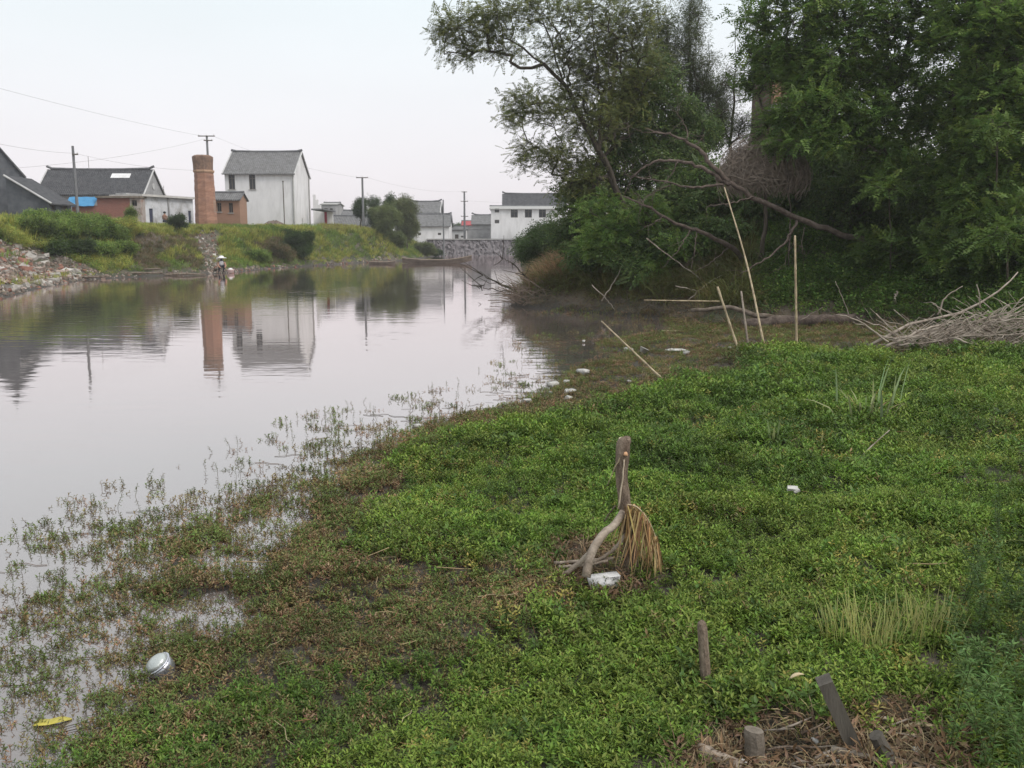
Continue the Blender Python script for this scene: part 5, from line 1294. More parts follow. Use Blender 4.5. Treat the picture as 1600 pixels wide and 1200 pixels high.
for k in range(70):
    t_ = random.random(); u0 = 1375 + 190 * t_ + random.uniform(-25, 25); L = random.uniform(50, 150); top = 532 - max(0, u0 - 1380) * .19
    v0 = random.uniform(top, 545 + 4 * t_); sl = random.choice([-.6, -.45, -.35, -.25, -.15, 0, .15, .3]); v1 = v0 + sl * L + random.uniform(-8, 8)
    v1 = min(max(v1, 510 - max(0, u0 + L - 1450) * .25), 556)
    dy = random.uniform(-.3, .9); fl = random.choice([1, 1, 1, -.6])
    brush(tk([(u0, v0, yb + dy), (u0 + L * .35 * fl, v0 + (v1 - v0) * .35 + random.uniform(-9, 9), yb + dy + random.uniform(-.2, .3)), (u0 + L * .7 * fl, v0 + (v1 - v0) * .75 + random.uniform(-9, 9), yb + dy), (u0 + L * fl, v1, yb + dy + random.uniform(-.3, .5))]), random.uniform(.008, .024), .005)
mb = MB()
for k in range(430):
    u0 = 1395 + 215 * random.random() ** .8; top = 532 - (u0 - 1370) * .20; v0 = random.uniform(top, 547); L = random.uniform(14, 46) * random.choice([-1, 1]); sl = random.uniform(-1.6, 1.2); dy = random.uniform(-.3, 1.0)
    mb.tube(wob(tk([(u0, v0, yb + dy), (u0 + L * .5, v0 + sl * abs(L) * .4, yb + dy + random.uniform(-.1, .1)), (u0 + L, min(v0 + sl * abs(L) * .7, 556), yb + dy + .1)]), .04), random.uniform(.003, .009), 3, cap=False)
o = mb.build('brush_twigs', GREYSTICK, origin=BP); props(o, 'tangle of fine grey twigs filling the brush pile', 'twigs', kind='stuff')

# --- dead branches in the water at the tip of the bank
tip = W0(835, 474)
for pts, r0, lab in [([(860, 470), (815, 455), (780, 442), (755, 430)], .06, 'forked dead branch reaching out low over the water'), ([(855, 478), (815, 472), (790, 488), (775, 492)], .05, 'dark branch dipping into the water at the bank tip'), ([(850, 445), (820, 430), (800, 412), (785, 405)], .025, 'thin bare branch rising over the water at the bank tip'), ([(850, 462), (810, 458), (770, 452), (752, 447)], .022, 'thin level branch stretched over the water')]:
    mb = MB(); P_ = tk([(u_, v_, tip.y - .3 * i * .3) for i, (u_, v_) in enumerate(pts)])
    limb(mb, P_, r0 * 1.35, .014, .05)
    for k in range(9):
        q = P_[random.randint(1, len(P_) - 2)].lerp(P_[-1], random.random()) if False else Vector(P_[random.randint(1, len(P_) - 1)]); d = Vector((random.uniform(-1, .3), random.uniform(-.4, .4), random.uniform(-.4, .7)))
        mb.tube([q, q + d * .45, q + d * .95 + Vector((0, 0, random.uniform(-.1, .25)))], [.02, .014, .007], 4)
    props(mb.build('dead_branch', BARK, origin=P_[0], smooth=True), lab, 'branch')
mb = MB()
for k in range(420):
    p0 = W0(800 + 90 * random.random(), 476 + random.uniform(-6, 5)); a = random.uniform(0, 6.28); L = random.uniform(.3, 1.2)
    d = Vector((math.cos(a), math.sin(a) * .5, random.uniform(-.05, .7)))
    q = Vector((p0.x, p0.y, .05 + random.random() * .5)); mb.tube([q, q + d * L * .5 + Vector((0, 0, .05)), q + d * L], random.uniform(.006, .018), 3, cap=False)
props(mb.build('drift_tangle', mat('drift_twig', (.15, .11, .085), (.27, .21, .17), 6, .95), origin=tip), 'heap of washed up twigs at the tip of the right bank', 'twigs', kind='stuff')
# bare thin stems in front of the dark bank
for k, (pts, lab) in enumerate([([(1010, 372, 27.5), (1060, 410, 27.5), (1125, 460, 27.2)], 'straight dead stem crossing the dark bank above the inlet'), ([(1055, 447, 27), (1090, 455, 27), (1130, 464, 27)], 'pale bent stem lying in the dark bank'), ([(1075, 470, 26.8), (1110, 440, 27), (1150, 420, 27.3)], 'thin twig rising from the bank foot behind the stakes'), ([(940, 470, 29.5), (965, 430, 30), (975, 405, 30.5)], 'thin upright dead stem at the inlet edge'), ([(925, 445, 29.5), (950, 470, 29.4), (962, 486, 29.3)], 'crooked dead stem by the inlet edge')]):
    mb = MB(); P_ = tk(pts); limb(mb, P_, .02, .009, .02); props(mb.build('dead_twig', GREYSTICK, origin=P_[0], smooth=True), lab, 'twig', 'dead stems on the dark bank')

# ================================================================== THE NEAR MARSH
random.seed(303)
LUSH = np.array(px([(1040, 606), (960, 625), (880, 645), (700, 664), (640, 695), (595, 740), (560, 790), (590, 850), (720, 880), (860, 895), (900, 930), (770, 965), (690, 1010), (570, 1070), (470, 1130), (380, 1180), (330, 1300), (700, 1500), (2300, 1500), (1900, 545), (1400, 553), (1250, 545), (1160, 560), (1100, 582)], .2))
G1, G2, G3, G4 = (.11, .20, .032), (.15, .245, .04), (.075, .145, .028), (.18, .26, .05)
ST_G, ST_R = (.12, .18, .05), (.20, .11, .07)
wt = tobj([weed_clump(13, .12, .05, .12, G1, ST_G), weed_clump(13, .12, .05, .12, G2, ST_G), weed_clump(13, .12, .04, .11, G3, ST_G), weed_clump(12, .12, .05, .13, G1, ST_G, L=.042, Wd=.015), weed_clump(12, .12, .05, .12, G4, ST_G)], 'lush_weed', WEED) \
   + tobj([weed_clump(12, .14, .03, .09, (.22, .205, .09), ST_R, sparse=.25, lean=.9), weed_clump(11, .14, .03, .08, (.30, .215, .13), ST_R, sparse=.35, lean=1.1), weed_clump(12, .14, .03, .10, (.125, .185, .052), ST_R, sparse=.2, lean=.8)], 'thin_weed', WEED) \
   + tobj([shoot(.13, (.11, .14, .05), (.13, .09, .05), 4, .03, .012, .5), shoot(.10, (.15, .13, .055), (.16, .09, .05), 3, .03, .012, .7), shoot(.16, (.10, .13, .05), (.11, .10, .05), 5, .028, .011, .4)], 'single_shoot', WEED) \
   + tobj([tuft(12, .06, .14, .005, (.22, .28, .08), .7, .5), weed_clump(7, .12, .04, .10, (.30, .29, .08), ST_G, L=.034, Wd=.013), weed_clump(6, .12, .05, .12, (.10, .19, .04), ST_G, L=.05, Wd=.026, pairs=3)], 'mixed_weed', WEED)
def field(n, xr, yr):
    return rng.uniform(*xr, n), rng.uniform(*yr, n)
xs, ys = field(260000, (-7, 14), (1.8, 31))
r_ = np.hypot(xs, ys); u = uof(xs, ys)
dr = sdist(RIVER, xs, ys); lu = sdist(LUSH, xs, ys); rr = sdist(RIGHT_LAND, xs, ys)
nz = fbm(xs * 1.1, ys * 1.1, 71); nz2 = fbm(xs * .45, ys * .45, 73); nz3 = fbm(xs * 3, ys * 3, 75)
s_ = np.interp(r_, [2.5, 6, 12, 20, 30], [.56, .70, 1.15, 1.7, 2.3])
A = 21 * 29.2; dens = 260000 / A
lush = np.clip(lu / .35 + (nz - .5) * 2.6 + .2, 0, 1)
want = np.where(rng.random(len(xs)) < lush, 110 / s_ ** 2, 0)
isl = want > 0
wat = np.clip(dr, 0, None) * np.interp(ys, [3.5, 7, 10, 13], [1, 1.3, 2.5, 7])
thin = 120 / s_ ** 2 * np.clip((nz - .05) * 4, .8, 1.1)
cov = nz3 * .6 + nz * .4 > np.interp(wat, [0, .5, 1.1, 1.9], [.18, .31, .40, .50])
thin = np.where(wat > 0, thin * np.where(cov, np.interp(wat, [0, .7, 1.9], [.95, .7, .3]), .03), thin)
want = np.where(isl, want, np.where((H(xs, ys) < 0) & (dr < 0), thin * .35, thin))
BARE = np.array([T(*q)[:2] for q in [(1040, 1320), (1075, 1190), (1120, 1160), (1200, 1132), (1290, 1140), (1360, 1118), (1450, 1115), (1510, 1135), (1540, 1320)]])
bare = sdist(BARE, xs, ys)
POND = np.array(px([(865, 868), (960, 850), (1000, 880), (1000, 905), (940, 915), (880, 912)], .2))
want = np.where(bare > -.03, want * np.where(nz3 > .6, .25, .05), want); want = np.where(sdist(POND, xs, ys) > 0, want * .12, want)
keep = (rng.random(len(xs)) < want / dens) & ((rr < .25) | (ys < 13)) & (np.abs(u - 800) < 1000) & (dr < 2.0)
xs, ys, r_, s_, nz, nz2, nz3, isl, dr, lu = (a[keep] for a in (xs, ys, r_, s_, nz, nz2, nz3, isl, dr, lu)); k = len(xs)
idx = np.where(isl, rng.choice([0, 0, 1, 1, 2, 3, 4], k), rng.choice([5, 5, 6, 7, 7, 7], k))
idx = np.where(isl & (nz2 > .55), rng.choice([0, 1, 4, 4, 1], k), idx); idx = np.where(isl & (nz2 < .4), rng.choice([2, 3, 0, 2], k), idx)
mixn = fbm(xs * 1.6, ys * 1.6, 77)
idx = np.where(isl & (mixn > .55) & (rng.random(k) < .3), rng.choice([11, 12, 13], k), idx); idx = np.where(isl & (rng.random(k) < .05), rng.choice([11, 12, 5], k), idx)
idx = np.where(isl & (lu < .35) & (rng.random(k) < .35), 7, idx)
idx = np.where(~isl & (r_ < 4.6) & (rng.random(k) < .5), rng.choice([7, 2, 0], k), idx)
idx = np.where((dr > .1) & (rng.random(k) < np.interp(dr, [.1, 1.4], [.2, .65])), rng.choice([8, 9, 10], k), idx)
sc_ = s_ * rng.uniform(.75, 1.25, k) * np.where(isl, .55 + 1.0 * nz, .95 * np.interp(ys, [8, 16], [1, .55]))
zs = np.maximum(H(xs, ys), -.03) - .01
rot = np.stack([rng.uniform(-.3, .3, k), rng.uniform(-.3, .3, k), rng.uniform(0, 6.28, k)], 1)
scatter('marsh_weed', 'dense creeping green water weed covering the marsh and thinning into the shallows', 'weeds', np.stack([xs, ys, zs], 1), rot, sc_, idx, wt)
# brown litter in the driftwood patch
bx_, by_ = rng.uniform(.4, 2.6, 6000), rng.uniform(2.2, 4.2, 6000); kk = sdist(BARE, bx_, by_) > -.05; bx_, by_ = bx_[kk], by_[kk]
b2x, b2y = rng.uniform(.1, 1.3, 2500), rng.uniform(5.4, 7.2, 2500); kk = sdist(POND, b2x, b2y) > -.08; bx_, by_ = np.concatenate([bx_, b2x[kk]]), np.concatenate([by_, b2y[kk]]); k = len(bx_)
dl_t = tobj([leafball(8, .04, .05, .012, (.24, .17, .10)), tuft(6, .03, .09, .004, (.34, .26, .15), 2.2, .5), leafball(7, .04, .035, .018, (.14, .095, .065)), tuft(5, .03, .12, .003, (.20, .14, .09), 2.5, .4)], 'drift_litter', DRY)
scatter('driftwood_litter', 'brown chips and dead stems carpeting the driftwood corner', 'leaf litter', np.stack([bx_, by_, H(bx_, by_) + .012], 1), rng.uniform(-.5, .5, (k, 3)) * np.array([1, 1, 6]), rng.uniform(.6, 1.5, k), rng.integers(0, 4, k), dl_t)
# floating stems and straw
st_t = tobj([stem_geo([Vector((-.5, random.uniform(-.1, .1), 0)), Vector((-.15, random.uniform(-.14, .14), .01)), Vector((.2, random.uniform(-.14, .14), .006)), Vector((.5, random.uniform(-.12, .12), 0))], r_w, c, 4) for c, r_w in (((.16, .10, .06), .010), ((.34, .20, .10), .012), ((.10, .075, .05), .009), ((.46, .34, .2), .014), ((.40, .25, .13), .010), ((.24, .16, .10), .013), ((.50, .40, .26), .010))], 'straw', DRY)
xs, ys = field(60000, (-7, 9), (2.2, 24)); dr = sdist(RIVER, xs, ys); lu = sdist(LUSH, xs, ys); rr = sdist(RIGHT_LAND, xs, ys); nz = fbm(xs * .8, ys * .8, 81)
p = np.where(dr > 0, np.interp(dr, [0, .3, 1.0, 1.3], [.2, .16, .06, 0]), np.where(lu < 0, .35 + .4 * (nz > .5), .02)) * (rr < .1)
keep = rng.random(len(xs)) < p * .55; xs, ys, dr, lu = xs[keep], ys[keep], dr[keep], lu[keep]; k = len(xs)
ii_ = np.where(dr > 0, rng.choice([0, 2, 2], k), rng.choice([0, 1, 1, 3, 4, 4, 5, 6], k))
zs = np.where(dr > 0, .004, H(xs, ys) + np.where(lu > 0, .12, .05))
rot = np.stack([rng.normal(0, .12, k) * (dr < 0), rng.normal(0, .2, k) * (dr < 0), np.where(dr > 0, rng.normal(.15, .5, k), rng.uniform(0, 6.28, k))], 1)
scatter('marsh_straw', 'dead straw and floating brown stems among the thin weeds', 'straw', np.stack([xs, ys, zs], 1), rot, np.where(dr > 0, rng.uniform(.08, .34, k), rng.uniform(.04, .13, k) * np.where(rng.random(k) < .06, 2.2, 1)), ii_, st_t)

# ------------------------------------------------------------------ cut stake with props
b0 = T(985, 898); D = b0.y
MUDWOOD = mat('stake_bark', (.10, .068, .05), (.27, .205, .155), 22, .95, .012, 70, c3=(.33, .26, .2), scale3=9, stretch=(1, 1, .28), lo3=.55, hi3=.72)
PALEWOOD = mat('peeled_wood', (.26, .205, .16), (.42, .35, .285), 16, .9, .006, 80, c3=(.17, .13, .10), scale3=11, stretch=(.5, 1, .5))
CUTWOOD = mat('cut_wood', (.45, .36, .27), (.55, .45, .34), 30, .9)
S_ = thing('cut_tree_stake', 'stout cut stake standing in the weeds with two curved prop branches', 'stake', (b0.x, b0.y, b0.z))
k_ = D / 1418.0
mb = MB(); P_ = bez(tk([(988, 905, D), (985, 860, D), (978, 800, D), (972, 745, D), (974, 700, D), (976, 686, D)]), 20)
rr_ = np.interp(np.arange(len(P_)), [0, len(P_) * .3, len(P_) * .6, len(P_) * .7, len(P_) - 1], [.050, .043, .040, .048, .042])
mb.tube(wob(P_, .004), list(rr_), 12); mb.build('post', MUDWOOD, S_, smooth=True)
topc = P_[-1]
MB().tube([topc - Vector((0, 0, .002)), topc + Vector((0, 0, .006))], .0395, 12).build('cut_face', CUTWOOD, S_)
mb = MB(); kn = G(977, 710, D - .045); mb.tube([kn + Vector((-.004, .02, -.012)), kn + Vector((.002, -.012, .0)), kn + Vector((.004, .01, .018))], [.008, .017, .009], 8, flat=.6); mb.build('axe_cut', mat('fresh_cut', (.55, .30, .17), (.62, .38, .22), 20), S_, smooth=True)
mb = MB(); limb(mb, tk([(973, 800, D - .02), (962, 818, D - .08), (943, 835, D - .14), (925, 862, D - .2), (915, 902, D - .26)]), .024, .030, .003, 18, 10); mb.build('prop_branch', PALEWOOD, S_, smooth=True)
mb = MB(); limb(mb, tk([(935, 850, D - .12), (905, 880, D - .12), (879, 902, D - .1)]), .018, .020, .004, 12, 9); mb.build('prop_branch', PALEWOOD, S_, smooth=True)
mb = MB(); limb(mb, tk([(978, 835, D - .03), (955, 862, D - .05), (925, 880, D - .05)]), .014, .010, .004, 10, 8); mb.build('side_branch', PALEWOOD, S_, smooth=True)
mb = MB(); limb(mb, tk([(962, 790, D), (952, 803, D + .02), (944, 815, D + .03)]), .006, .004, .002, 6, 6); mb.build('side_branch', MUDWOOD, S_, smooth=True)
mb = MB(); limb(mb, tk([(975, 718, D - .05), (973, 745, D - .05), (966, 795, D - .05)]), .005, .006, .002, 10, 5); mb.build('peeled_strip', CUTWOOD, S_, smooth=True)
mb = MB(); limb(mb, tk([(971, 712, D - .04), (959, 735, D - .03), (949, 760, D - .02)]), .006, .002, .003, 10, 5); mb.build('peeled_strip', BAMBOO, S_, smooth=True)
for pts, lab in [([(958, 872, D - .05), (915, 876, D), (866, 880, D + .05)], 'straight stick lying behind the curved prop branch'), ([(950, 876, D - .06), (905, 884, D - .04), (872, 886, D)], 'second stick lying under the curved prop branch')]:
    P2 = tk(pts); a = T(pts[1][0], pts[1][1] + 6)
    mb = MB(); limb(mb, P2, .010, .012, .003, 10, 8); props(mb.build('ground_stick', PALEWOOD, origin=P2[0], smooth=True), lab, 'stick')
# dry frond bundle
FR = thing('dried_frond_bundle', 'bundle of dry straw-coloured leaves slumped against the cut stake', 'dry leaves', (b0.x + .06, b0.y, b0.z))
parts = []
ap = G(980, 790, D - .02)
SPN = bez(tk([(978, 788, D - .03), (996, 793, D - .04), (1014, 815, D - .05), (1026, 845, D - .05), (1032, 868, D - .05)]), 24)
for k in range(170):
    t_ = random.random() ** .9; sp_ = SPN[int(t_ * (len(SPN) - 1))] + Vector((random.uniform(-.012, .012), random.uniform(-.05, .05), random.uniform(-.02, .01)))
    d = Vector((random.uniform(-.5, .28), random.uniform(-.5, .3), -1)); hgt = max(.05, sp_.z - b0.z)
    parts.append(blade(sp_, d, hgt * random.uniform(.35, 1.0), random.uniform(.006, .014), jit(random.choice([(.36, .24, .11), (.27, .165, .08), (.44, .32, .17)]), .3), random.uniform(-.12, .12)))
Vv, Ff, Cc = cat(parts)
Vv[:, 2] = np.maximum(Vv[:, 2], b0.z - .01)
o = link('frond_blades', np_mesh('frond_blades', Vv, Ff, Cc), DRY, FR); o['kind'] = 'stuff'
mb = MB(); mb.tube(SPN, [.007 - .005 * i / len(SPN) for i in range(len(SPN))], 5); mb.build('midrib', BAMBOO, FR, smooth=True)
# foam block
FOAM = mat('foam', (.52, .51, .50), (.62, .61, .60), 30, .8, .003, 120, c3=(.45, .44, .42), scale3=9, lo3=.58, hi3=.75)
def lump(name, label, cat_, c, size, m, rotz=0., rough=.12, seed=0, sub=2, grp=None, bev=.1):
    random.seed(seed)
    import bmesh
    bm = bmesh.new(); bmesh.ops.create_cube(bm, size=1)
    for v in bm.verts: v.co += Vector((random.uniform(-rough, rough), random.uniform(-rough, rough), random.uniform(-rough, rough)))
    bmesh.ops.bevel(bm, geom=bm.edges[:], offset=bev, segments=2, affect='EDGES')
    for v in bm.verts: v.co += Vector((random.uniform(-1, 1), random.uniform(-1, 1), random.uniform(-1, 1))) * rough * .25
    bm.transform(Matrix.Translation(c) @ Matrix.Rotation(rotz, 4, 'Z') @ Matrix.Diagonal((*size, 1)))
    me = bpy.data.meshes.new(name); bm.to_mesh(me); bm.free()
    me.polygons.foreach_set('use_smooth', np.ones(len(me.polygons), bool))
    return props(link(name, me, m, origin=c), label, cat_, grp)
c = G(943, 892, D - .16); lump('foam_block', 'broken white foam block lying at the foot of the cut stake', 'foam', (c.x, c.y, hz(c.x, c.y) + .05), (.175, .08, .085), FOAM, .15, .16, 4, bev=.06)
# crumpled metal float
c = T(252, 1052); cz = max(c.z, .0) + .028
M_ = thing('metal_pot', 'dented silver metal pot half sunk in the weedy shallows', 'pot', (c.x, c.y, cz))
METAL = mat('dull_metal', (.52, .52, .56), (.62, .62, .66), 8, .32, .004, 25, metal=.85)
mb = MB(Matrix.Translation((c.x, c.y, cz)) @ Matrix.Rotation(R(-28), 4, 'Y') @ Matrix.Rotation(R(18), 4, 'X'))
mb.lathe((0, 0, 0), [(.03, -.068), (.058, -.055), (.072, -.02), (.074, .012), (.070, .03)], 20); mb.build('body', METAL, M_, smooth=True)
mb = MB(mb.M); mb.lathe((0, 0, 0), [(.076, .030), (.078, .034), (.076, .038)], 20); mb.build('rim', METAL, M_, smooth=True)
mb = MB(mb.M); mb.lathe((0, 0, 0), [(.070, .038), (.055, .058), (.03, .07), (.006, .074)], 20); mb.build('lid', mat('worn_lid', (.42, .44, .43), (.52, .54, .52), 10, .4, .003, 30, metal=.5), M_, smooth=True)
# yellow leaf
c = T(82, 1130); c.z = .004
vv = []; ff = []
for i in range(9):
    t_ = i / 8; w = .036 * math.sin(math.pi * min(1, t_ * .92 + .08)) ** .7 * (1 + .25 * math.sin(t_ * 9))
    for j in (-1, 0, 1): vv.append((c.x - .085 + .17 * t_, c.y + j * w + .05 * t_ ** 2 - .02, c.z + .006 * abs(j) + .006 * math.sin(t_ * 3.1) + .004 * math.sin(t_ * 11 + j)))
for i in range(8):
    for j in range(2): a = i * 3 + j; ff.append((a, a + 3, a + 4, a + 1))
m_ = MB(); m_.v, m_.f = vv, ff
o = props(m_.build('yellow_leaf', mat('yellow_leaf', (.40, .34, .05), (.50, .43, .10), 14, .6), origin=c, smooth=True), 'bright yellow fallen leaf floating among the sparse weeds', 'leaf')
sm = o.modifiers.new('thick', 'SOLIDIFY'); sm.thickness = .002
# wooden peg and posts in the foreground
def post(name, label, ub, vb, ut, vt, r, m, tilt=0., flat=1.0, n=10, point=False):
    b = T(ub, vb); t = G(ut, vt, b.y + tilt); d = (t - b).normalized()
    P_ = [b - d * .12] + [b.lerp(t, f) for f in (.0, .3, .6, .9)] + ([b.lerp(t, .965), t] if point else [t])
    rd = [r * 1.08, r * 1.05, r, r * .97, r * .95] + ([r * .8, r * .35] if point else [r * .93])
    return props(MB().tube(wob(P_, r * .06), rd, n, flat=flat).build(name, m, origin=b, smooth=False), label, 'post')
post('wooden_peg', 'slim round-topped wooden peg standing in the green weeds', 1103, 1072, 1097, 970, .027, MUDWOOD, 0, 1, 10, True)
DARKPLANK = mat('dark_plank', (.075, .065, .055), (.13, .115, .095), 8, .9, .004, 50, stretch=(1, 1, .2))
b = T(1338, 1178); t = G(1290, 1068, b.y + .02); d = (t - b).normalized()
Mx = Matrix.Translation((b + t) / 2) @ d.to_track_quat('Z', 'Y').to_matrix().to_4x4()
L = (t - b).length + .14
props(MB(Mx).box((0, 0, -.05), (.085, .065, L)).build('leaning_plank', DARKPLANK, origin=b), 'dark weathered plank leaning out of the driftwood', 'plank')
b = T(1392, 1205); post('rotten_post', 'short blackened post stub beside the leaning plank', 1392, 1200, 1368, 1148, .04, DARKPLANK, .02, .8)
post('low_stump', 'short sawn grey stump standing at the driftwood edge', 1180, 1196, 1178, 1140, .046, mat('grey_stump', (.14, .115, .09), (.22, .185, .15), 14, .9, .005, 50), 0)
def drift(label, u0, v0, u1, v1, r0, r1, m, lift=.02, name='driftwood_stick', cat_='stick', grp='driftwood in the foreground'):
    a, b = T(u0, v0), T(u1, v1); a.z += r0 + lift; b.z += r1 + lift; mid = a.lerp(b, .5) + Vector((random.uniform(-.02, .02), random.uniform(-.03, .03), random.uniform(0, .02)))
    P_ = bez([a, mid, b], 8); k = len(P_)
    return props(MB().tube(wob(P_, r0 * .15), [r0 + (r1 - r0) * i / (k - 1) for i in range(k)], 8).build(name, m, origin=a, smooth=True), label, cat_, grp)
drift('thick pale driftwood log end beside the low stump', 1090, 1182, 1160, 1215, .03, .034, PALEWOOD, .0, 'driftwood_log', 'log')
drift('pale split driftwood lying below the leaning plank', 1300, 1186, 1400, 1212, .018, .014, PALEWOOD)
random.seed(99)
for k in range(34):
    u0, v0 = random.uniform(1190, 1500), random.uniform(1150, 1215); a = random.uniform(-1, 1); L = random.uniform(40, 120)
    drift('thin bare twig in the driftwood scatter around the leaning plank', u0, v0, u0 + L * math.cos(a), min(1240, max(1135, v0 + L * .5 * math.sin(a))), random.uniform(.003, .008), .003, random.choice([GREYSTICK, MUDWOOD, PALEWOOD]), random.uniform(0, .04), grp='twigs in the foreground driftwood')
SHELL = mat('shell', (.62, .60, .57), (.72, .70, .66), 20, .6)
for k, (uu, vv_) in enumerate([(1290, 1190), (1306, 1196), (1160, 1198), (1272, 1168), (1430, 1180)]):
    c = T(uu, vv_); lump('shell_fragment', 'small broken white shell among the driftwood twigs', 'shell', (c.x, c.y, c.z + .02), (.035, .022, .018), SHELL, random.uniform(0, 3), .18, 40 + k, grp='shells among the driftwood')
def husk(label, u0, v0, L, w, rotz, m, name='dry_husk', lift=.1, grp=None):
    c = T(u0, v0); c.z += lift; vv, ff = [], []
    for i in range(7):
        t_ = i / 6; ww = w * math.sin(math.pi * (t_ * .9 + .05))
        for j in (-1, 0, 1): vv.append(((t_ - .5) * L, j * ww, .5 * ww * (1 - abs(j)) + .015 * math.sin(t_ * 3)))
    for i in range(6):
        for j in range(2): a = i * 3 + j; ff.append((a, a + 3, a + 4, a + 1))
    Mx = Matrix.Translation(c) @ Matrix.Rotation(rotz, 4, 'Z') @ Matrix.Rotation(random.uniform(-.2, .2), 4, 'Y')
    mm_ = MB(); mm_.v = [tuple(Mx @ Vector(p)) for p in vv]; mm_.f = ff
    o = props(mm_.build(name, m, origin=c, smooth=True), label, 'husk', grp); sm = o.modifiers.new('thick', 'SOLIDIFY'); sm.thickness = .002
    return o
HUSK = mat('husk', (.46, .36, .22), (.58, .47, .31), 18, .8)
husk('curled pale dry husk lying on the weeds beside the leaning plank', 1243, 1088, .085, .014, .25, HUSK)
husk('upright sliver of dry husk in the weeds', 1230, 1048, .055, .006, 1.4, HUSK)
husk('broad pale husk lying right of the leaning plank', 1435, 1152, .16, .022, -.15, HUSK, lift=.04)
husk('narrow husk beneath the broad pale husk', 1420, 1165, .12, .010, .3, HUSK, lift=.03)
husk('greyish husk against the leaning plank', 1375, 1140, .10, .018, .1, mat('grey_husk', (.30, .26, .21), (.42, .37, .3), 18, .9), lift=.04)
# ------------------------------------------------------------------ white litter at the marsh edge
LIT = mat('litter_white', (.40, .385, .36), (.56, .54, .51), 14, .7, c3=(.25, .22, .18), scale3=9)
litter = [(652, 671, .14, 'pale blue-white plastic scrap at the weed edge by open water', 'scrap'), (864, 608, .22, 'white foam lump on the brown shallows by the inlet mouth', 'foam'), (885, 603, .16, 'grey-white foam lump standing in the brown shallows', 'foam'), (910, 587, .24, 'rounded cream foam lump beside the slanting bamboo', 'foam'), (823, 633, .17, 'yellowish foam scrap with brown leaves at the marsh tip', 'scrap'), (890, 617, .18, 'flat white scrap among brown weeds', 'scrap'), (888, 628, .16, 'translucent plastic scrap among brown weeds', 'scrap'), (860, 619, .12, 'tiny cream scrap in the brown shallows', 'scrap'),
          (983, 602, .11, 'small pale lump under the slanting bamboo', 'scrap'), (1072, 555, .16, 'small white foam piece beside the long white board', 'foam'), (1140, 548, .1, 'tiny white scrap on the far marsh grass', 'scrap'), (912, 536, .12, 'pale scrap caught at the inlet weeds', 'scrap'), (150, 821, .08, 'flat white scrap floating beyond the sparse shoots', 'scrap'), (982, 552, .2, 'brown-white scrap behind the slanting bamboo', 'scrap'), (1495, 569, .14, 'white scrap before the brush pile', 'scrap'), (1530, 569, .12, 'bluish scrap before the brush pile', 'scrap')]
for k, (uu, vv_, w, lab, ct) in enumerate(litter):
    c = T(uu, vv_); lump('foam_scrap' if ct == 'foam' else 'plastic_scrap', lab, 'litter', (c.x, c.y, max(c.z, .0) + w * .2 + (.02 if c.y > 8 else 0)), (w * .85, w * .55, w * .34), LIT, k * .7, .2, 60 + k, grp='white litter at the marsh edge')
c = T(1057, 553); props(MB(Matrix.Translation(c + Vector((0, 0, .07))) @ Matrix.Rotation(R(-14), 4, 'Z') @ Matrix.Rotation(R(8), 4, 'X')).tube([(-.24, 0, 0), (-.12, 0, .01), (.12, 0, .01), (.24, 0, 0)], [.03, .085, .08, .02], 8, flat=.25).build('foam_board', LIT, origin=c, smooth=True), 'long white foam board lying on the brown marsh', 'litter')
c = T(1004, 558); M_ = Matrix.Translation(c + Vector((0, 0, .08))) @ Matrix.Rotation(R(25), 4, 'Y')
props(MB(M_).lathe((0, 0, 0), [(.06, 0), (.095, .10), (.10, .10), (.085, .09), (.05, .02)], 14).build('foam_bowl', LIT, origin=c, smooth=True), 'white foam bowl tipped over by the slanting bamboo', 'bowl')
c = T(1237, 789); root = thing('white_foil_scrap', 'small white crumpled wrapper lying on the bright green weeds', 'litter', (c.x, c.y, c.z + .1))
mb = MB(); mb.box((c.x, c.y, c.z + .14), (.085, .05, .02), Matrix.Rotation(.3, 3, 'X')); mb.v = [tuple(Vector(p) + Vector((random.uniform(-.012, .012), random.uniform(-.012, .012), random.uniform(-.006, .006)))) for p in mb.v]; mb.build('wrapper_fold', LIT, root)
mb = MB(); mb.box((c.x + .03, c.y - .02, c.z + .125), (.05, .04, .015), Matrix.Rotation(-.4, 3, 'Y')); mb.build('wrapper_flap', LIT, root)
# ------------------------------------------------------------------ taller grasses and weeds
def grassy(name, label, u0, v0, geo, scale=1., m=LEAF, grp=None, part='blades', cat_='grass'):
    c = T(u0, v0); V, Fc, C = geo
    o = link(name, np_mesh(name, V * scale + np.array(c), Fc, C), m, origin=c); return props(o, label, cat_, grp)
grassy('reed_tuft', 'pale reed tuft with bent broad leaves in the marsh centre', 1350, 655, cat([tuft(18, .35, .55, .03, (.36, .42, .22), .6, .5), tuft(34, .3, .42, .02, (.55, .47, .30), 1.2, .9), tuft(7, .45, .8, .026, (.30, .42, .22), .2, .25)]))
grassy('reed_shoot', 'lone upright reed blade pair left of the reed tuft', 1210, 695, tuft(6, .05, .36, .026, (.32, .42, .18), .25, .3))
grassy('grass_sprig', 'sparse pale grass sprig arching beside the reed blades', 1270, 697, tuft(10, .14, .32, .016, (.42, .42, .24), 1.0, .8))
for k, (uu, vv_, hh, lab) in enumerate([(1320, 1005, .26, 'stand of thin yellow-green grass blades before the stake weeds, first clump'), (1365, 1012, .28, 'tallest clump in the stand of thin yellow-green grass'), (1410, 1008, .26, 'pale clump in the stand of thin yellow-green grass'), (1455, 1000, .27, 'clump of thin grass nearest the feathery weeds')]):
    grassy('thin_grass', lab, uu, vv_, tuft(60, .14, hh * 1.15, .006, (.36, .39, .16), .3, .2), 1., LEAF, 'stand of thin grass')
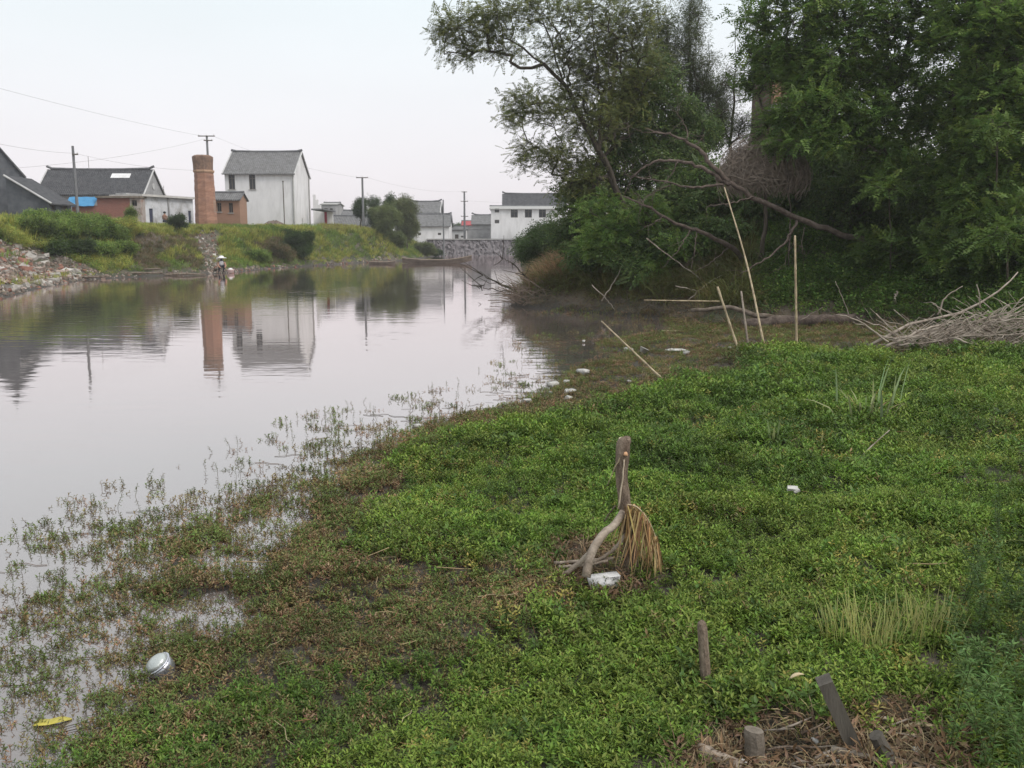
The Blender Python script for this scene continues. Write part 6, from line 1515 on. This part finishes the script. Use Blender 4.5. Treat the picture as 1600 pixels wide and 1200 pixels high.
def feathery(base, h, seed):
    random.seed(seed); parts = []
    for q_ in range(random.randint(3, 5)):
        a = random.uniform(0, 6.28); le = random.uniform(.1, .5); top = Vector((math.cos(a) * le * h, math.sin(a) * le * h, h * random.uniform(.7, 1)))
        P_ = bez([Vector((0, 0, 0)), top * .5 + Vector((0, 0, .06)), top], 8); parts.append(stem_geo(P_, .002, (.11, .15, .06), 3))
        for i in range(64):
            t_ = random.uniform(.12, 1); p = Vector((0, 0, 0)).lerp(top, t_) + Vector((0, 0, .24 * h * t_ * (1 - t_)))
            az = random.uniform(0, 6.28); el = random.uniform(-.1, .8); d = (math.cos(az) * math.cos(el), math.sin(az) * math.cos(el), math.sin(el))
            parts.append(leaf_geo(p, d, (random.uniform(-.4, .4), random.uniform(-.4, .4), 1), random.uniform(.03, .055), random.uniform(.007, .012), jit((.115, .20, .07), .3), tipdrop=.15))
    V, Fc, C = cat(parts); return V + np.array(base), Fc, C
spots = [(1500, 960), (1540, 985), (1585, 970), (1520, 1040), (1570, 1050), (1610, 1030), (1500, 1100), (1550, 1115), (1600, 1120), (1530, 1170), (1580, 1190), (1620, 1180), (1480, 1190), (1560, 900), (1600, 880), (1640, 940), (1650, 1080), (1545, 1230), (1600, 1250)]
for k, (uu, vv_) in enumerate(spots):
    c = T(uu, vv_); V, Fc, C = feathery(tuple(c), random.uniform(.36, .58), 500 + k)
    props(link('feathery_weed', np_mesh('feathery_weed', V, Fc, C), LEAF, origin=c), 'tall feathery green weed in the clump right of the driftwood', 'weed', 'feathery weeds beside the driftwood')
# grass seed spikes leaning in from the side
for k, (v0, u1) in enumerate([(866, 1505), (848, 1548), (884, 1560)]):
    Dk = T(1560, 960).y; a = G(1680, v0 + 45, Dk); b = G(1610, v0, Dk - .02); e_ = G(u1, v0 - 2, Dk - .05)
    g0 = Vector((G(1730, 900, Dk).x, Dk, hz(G(1730, 900, Dk).x, Dk)))
    P_ = bez([g0, a, b, e_], 24); parts = [stem_geo(P_, .0022, (.20, .27, .09), 3)]
    for p in P_[14:]:
        for _ in range(6): parts.append(leaf_geo(p, (random.uniform(-1, .2), random.uniform(-.6, .6), random.uniform(-.6, .6)), (0, 0, 1), .014, .006, jit((.30, .38, .12), .2)))
    V, Fc, C = cat(parts); props(link('grass_spike', np_mesh('grass_spike', V, Fc, C), LEAF, origin=g0), ['longest arching grass seed spike above the feathery weeds', 'upper grass seed spike above the feathery weeds', 'lower grass seed spike above the feathery weeds'][k], 'grass')

# ================================================================== HAZE
hm = bpy.data.materials.new('haze_air'); hm.use_nodes = True
hn, hl_ = hm.node_tree.nodes, hm.node_tree.links
hn.remove(hn['Principled BSDF'])
pv = hn.new('ShaderNodeVolumePrincipled'); pv.inputs['Color'].default_value = (.95, .94, .96, 1); pv.inputs['Density'].default_value = .0007; pv.inputs['Anisotropy'].default_value = .2
hl_.new(pv.outputs[0], hn['Material Output'].inputs['Volume'])
haze = MB().mm((-950, -45, -9), (950, 1650, 19)).build('haze', hm)
props(haze, 'thin pale summer haze over the river', 'haze', kind='stuff')
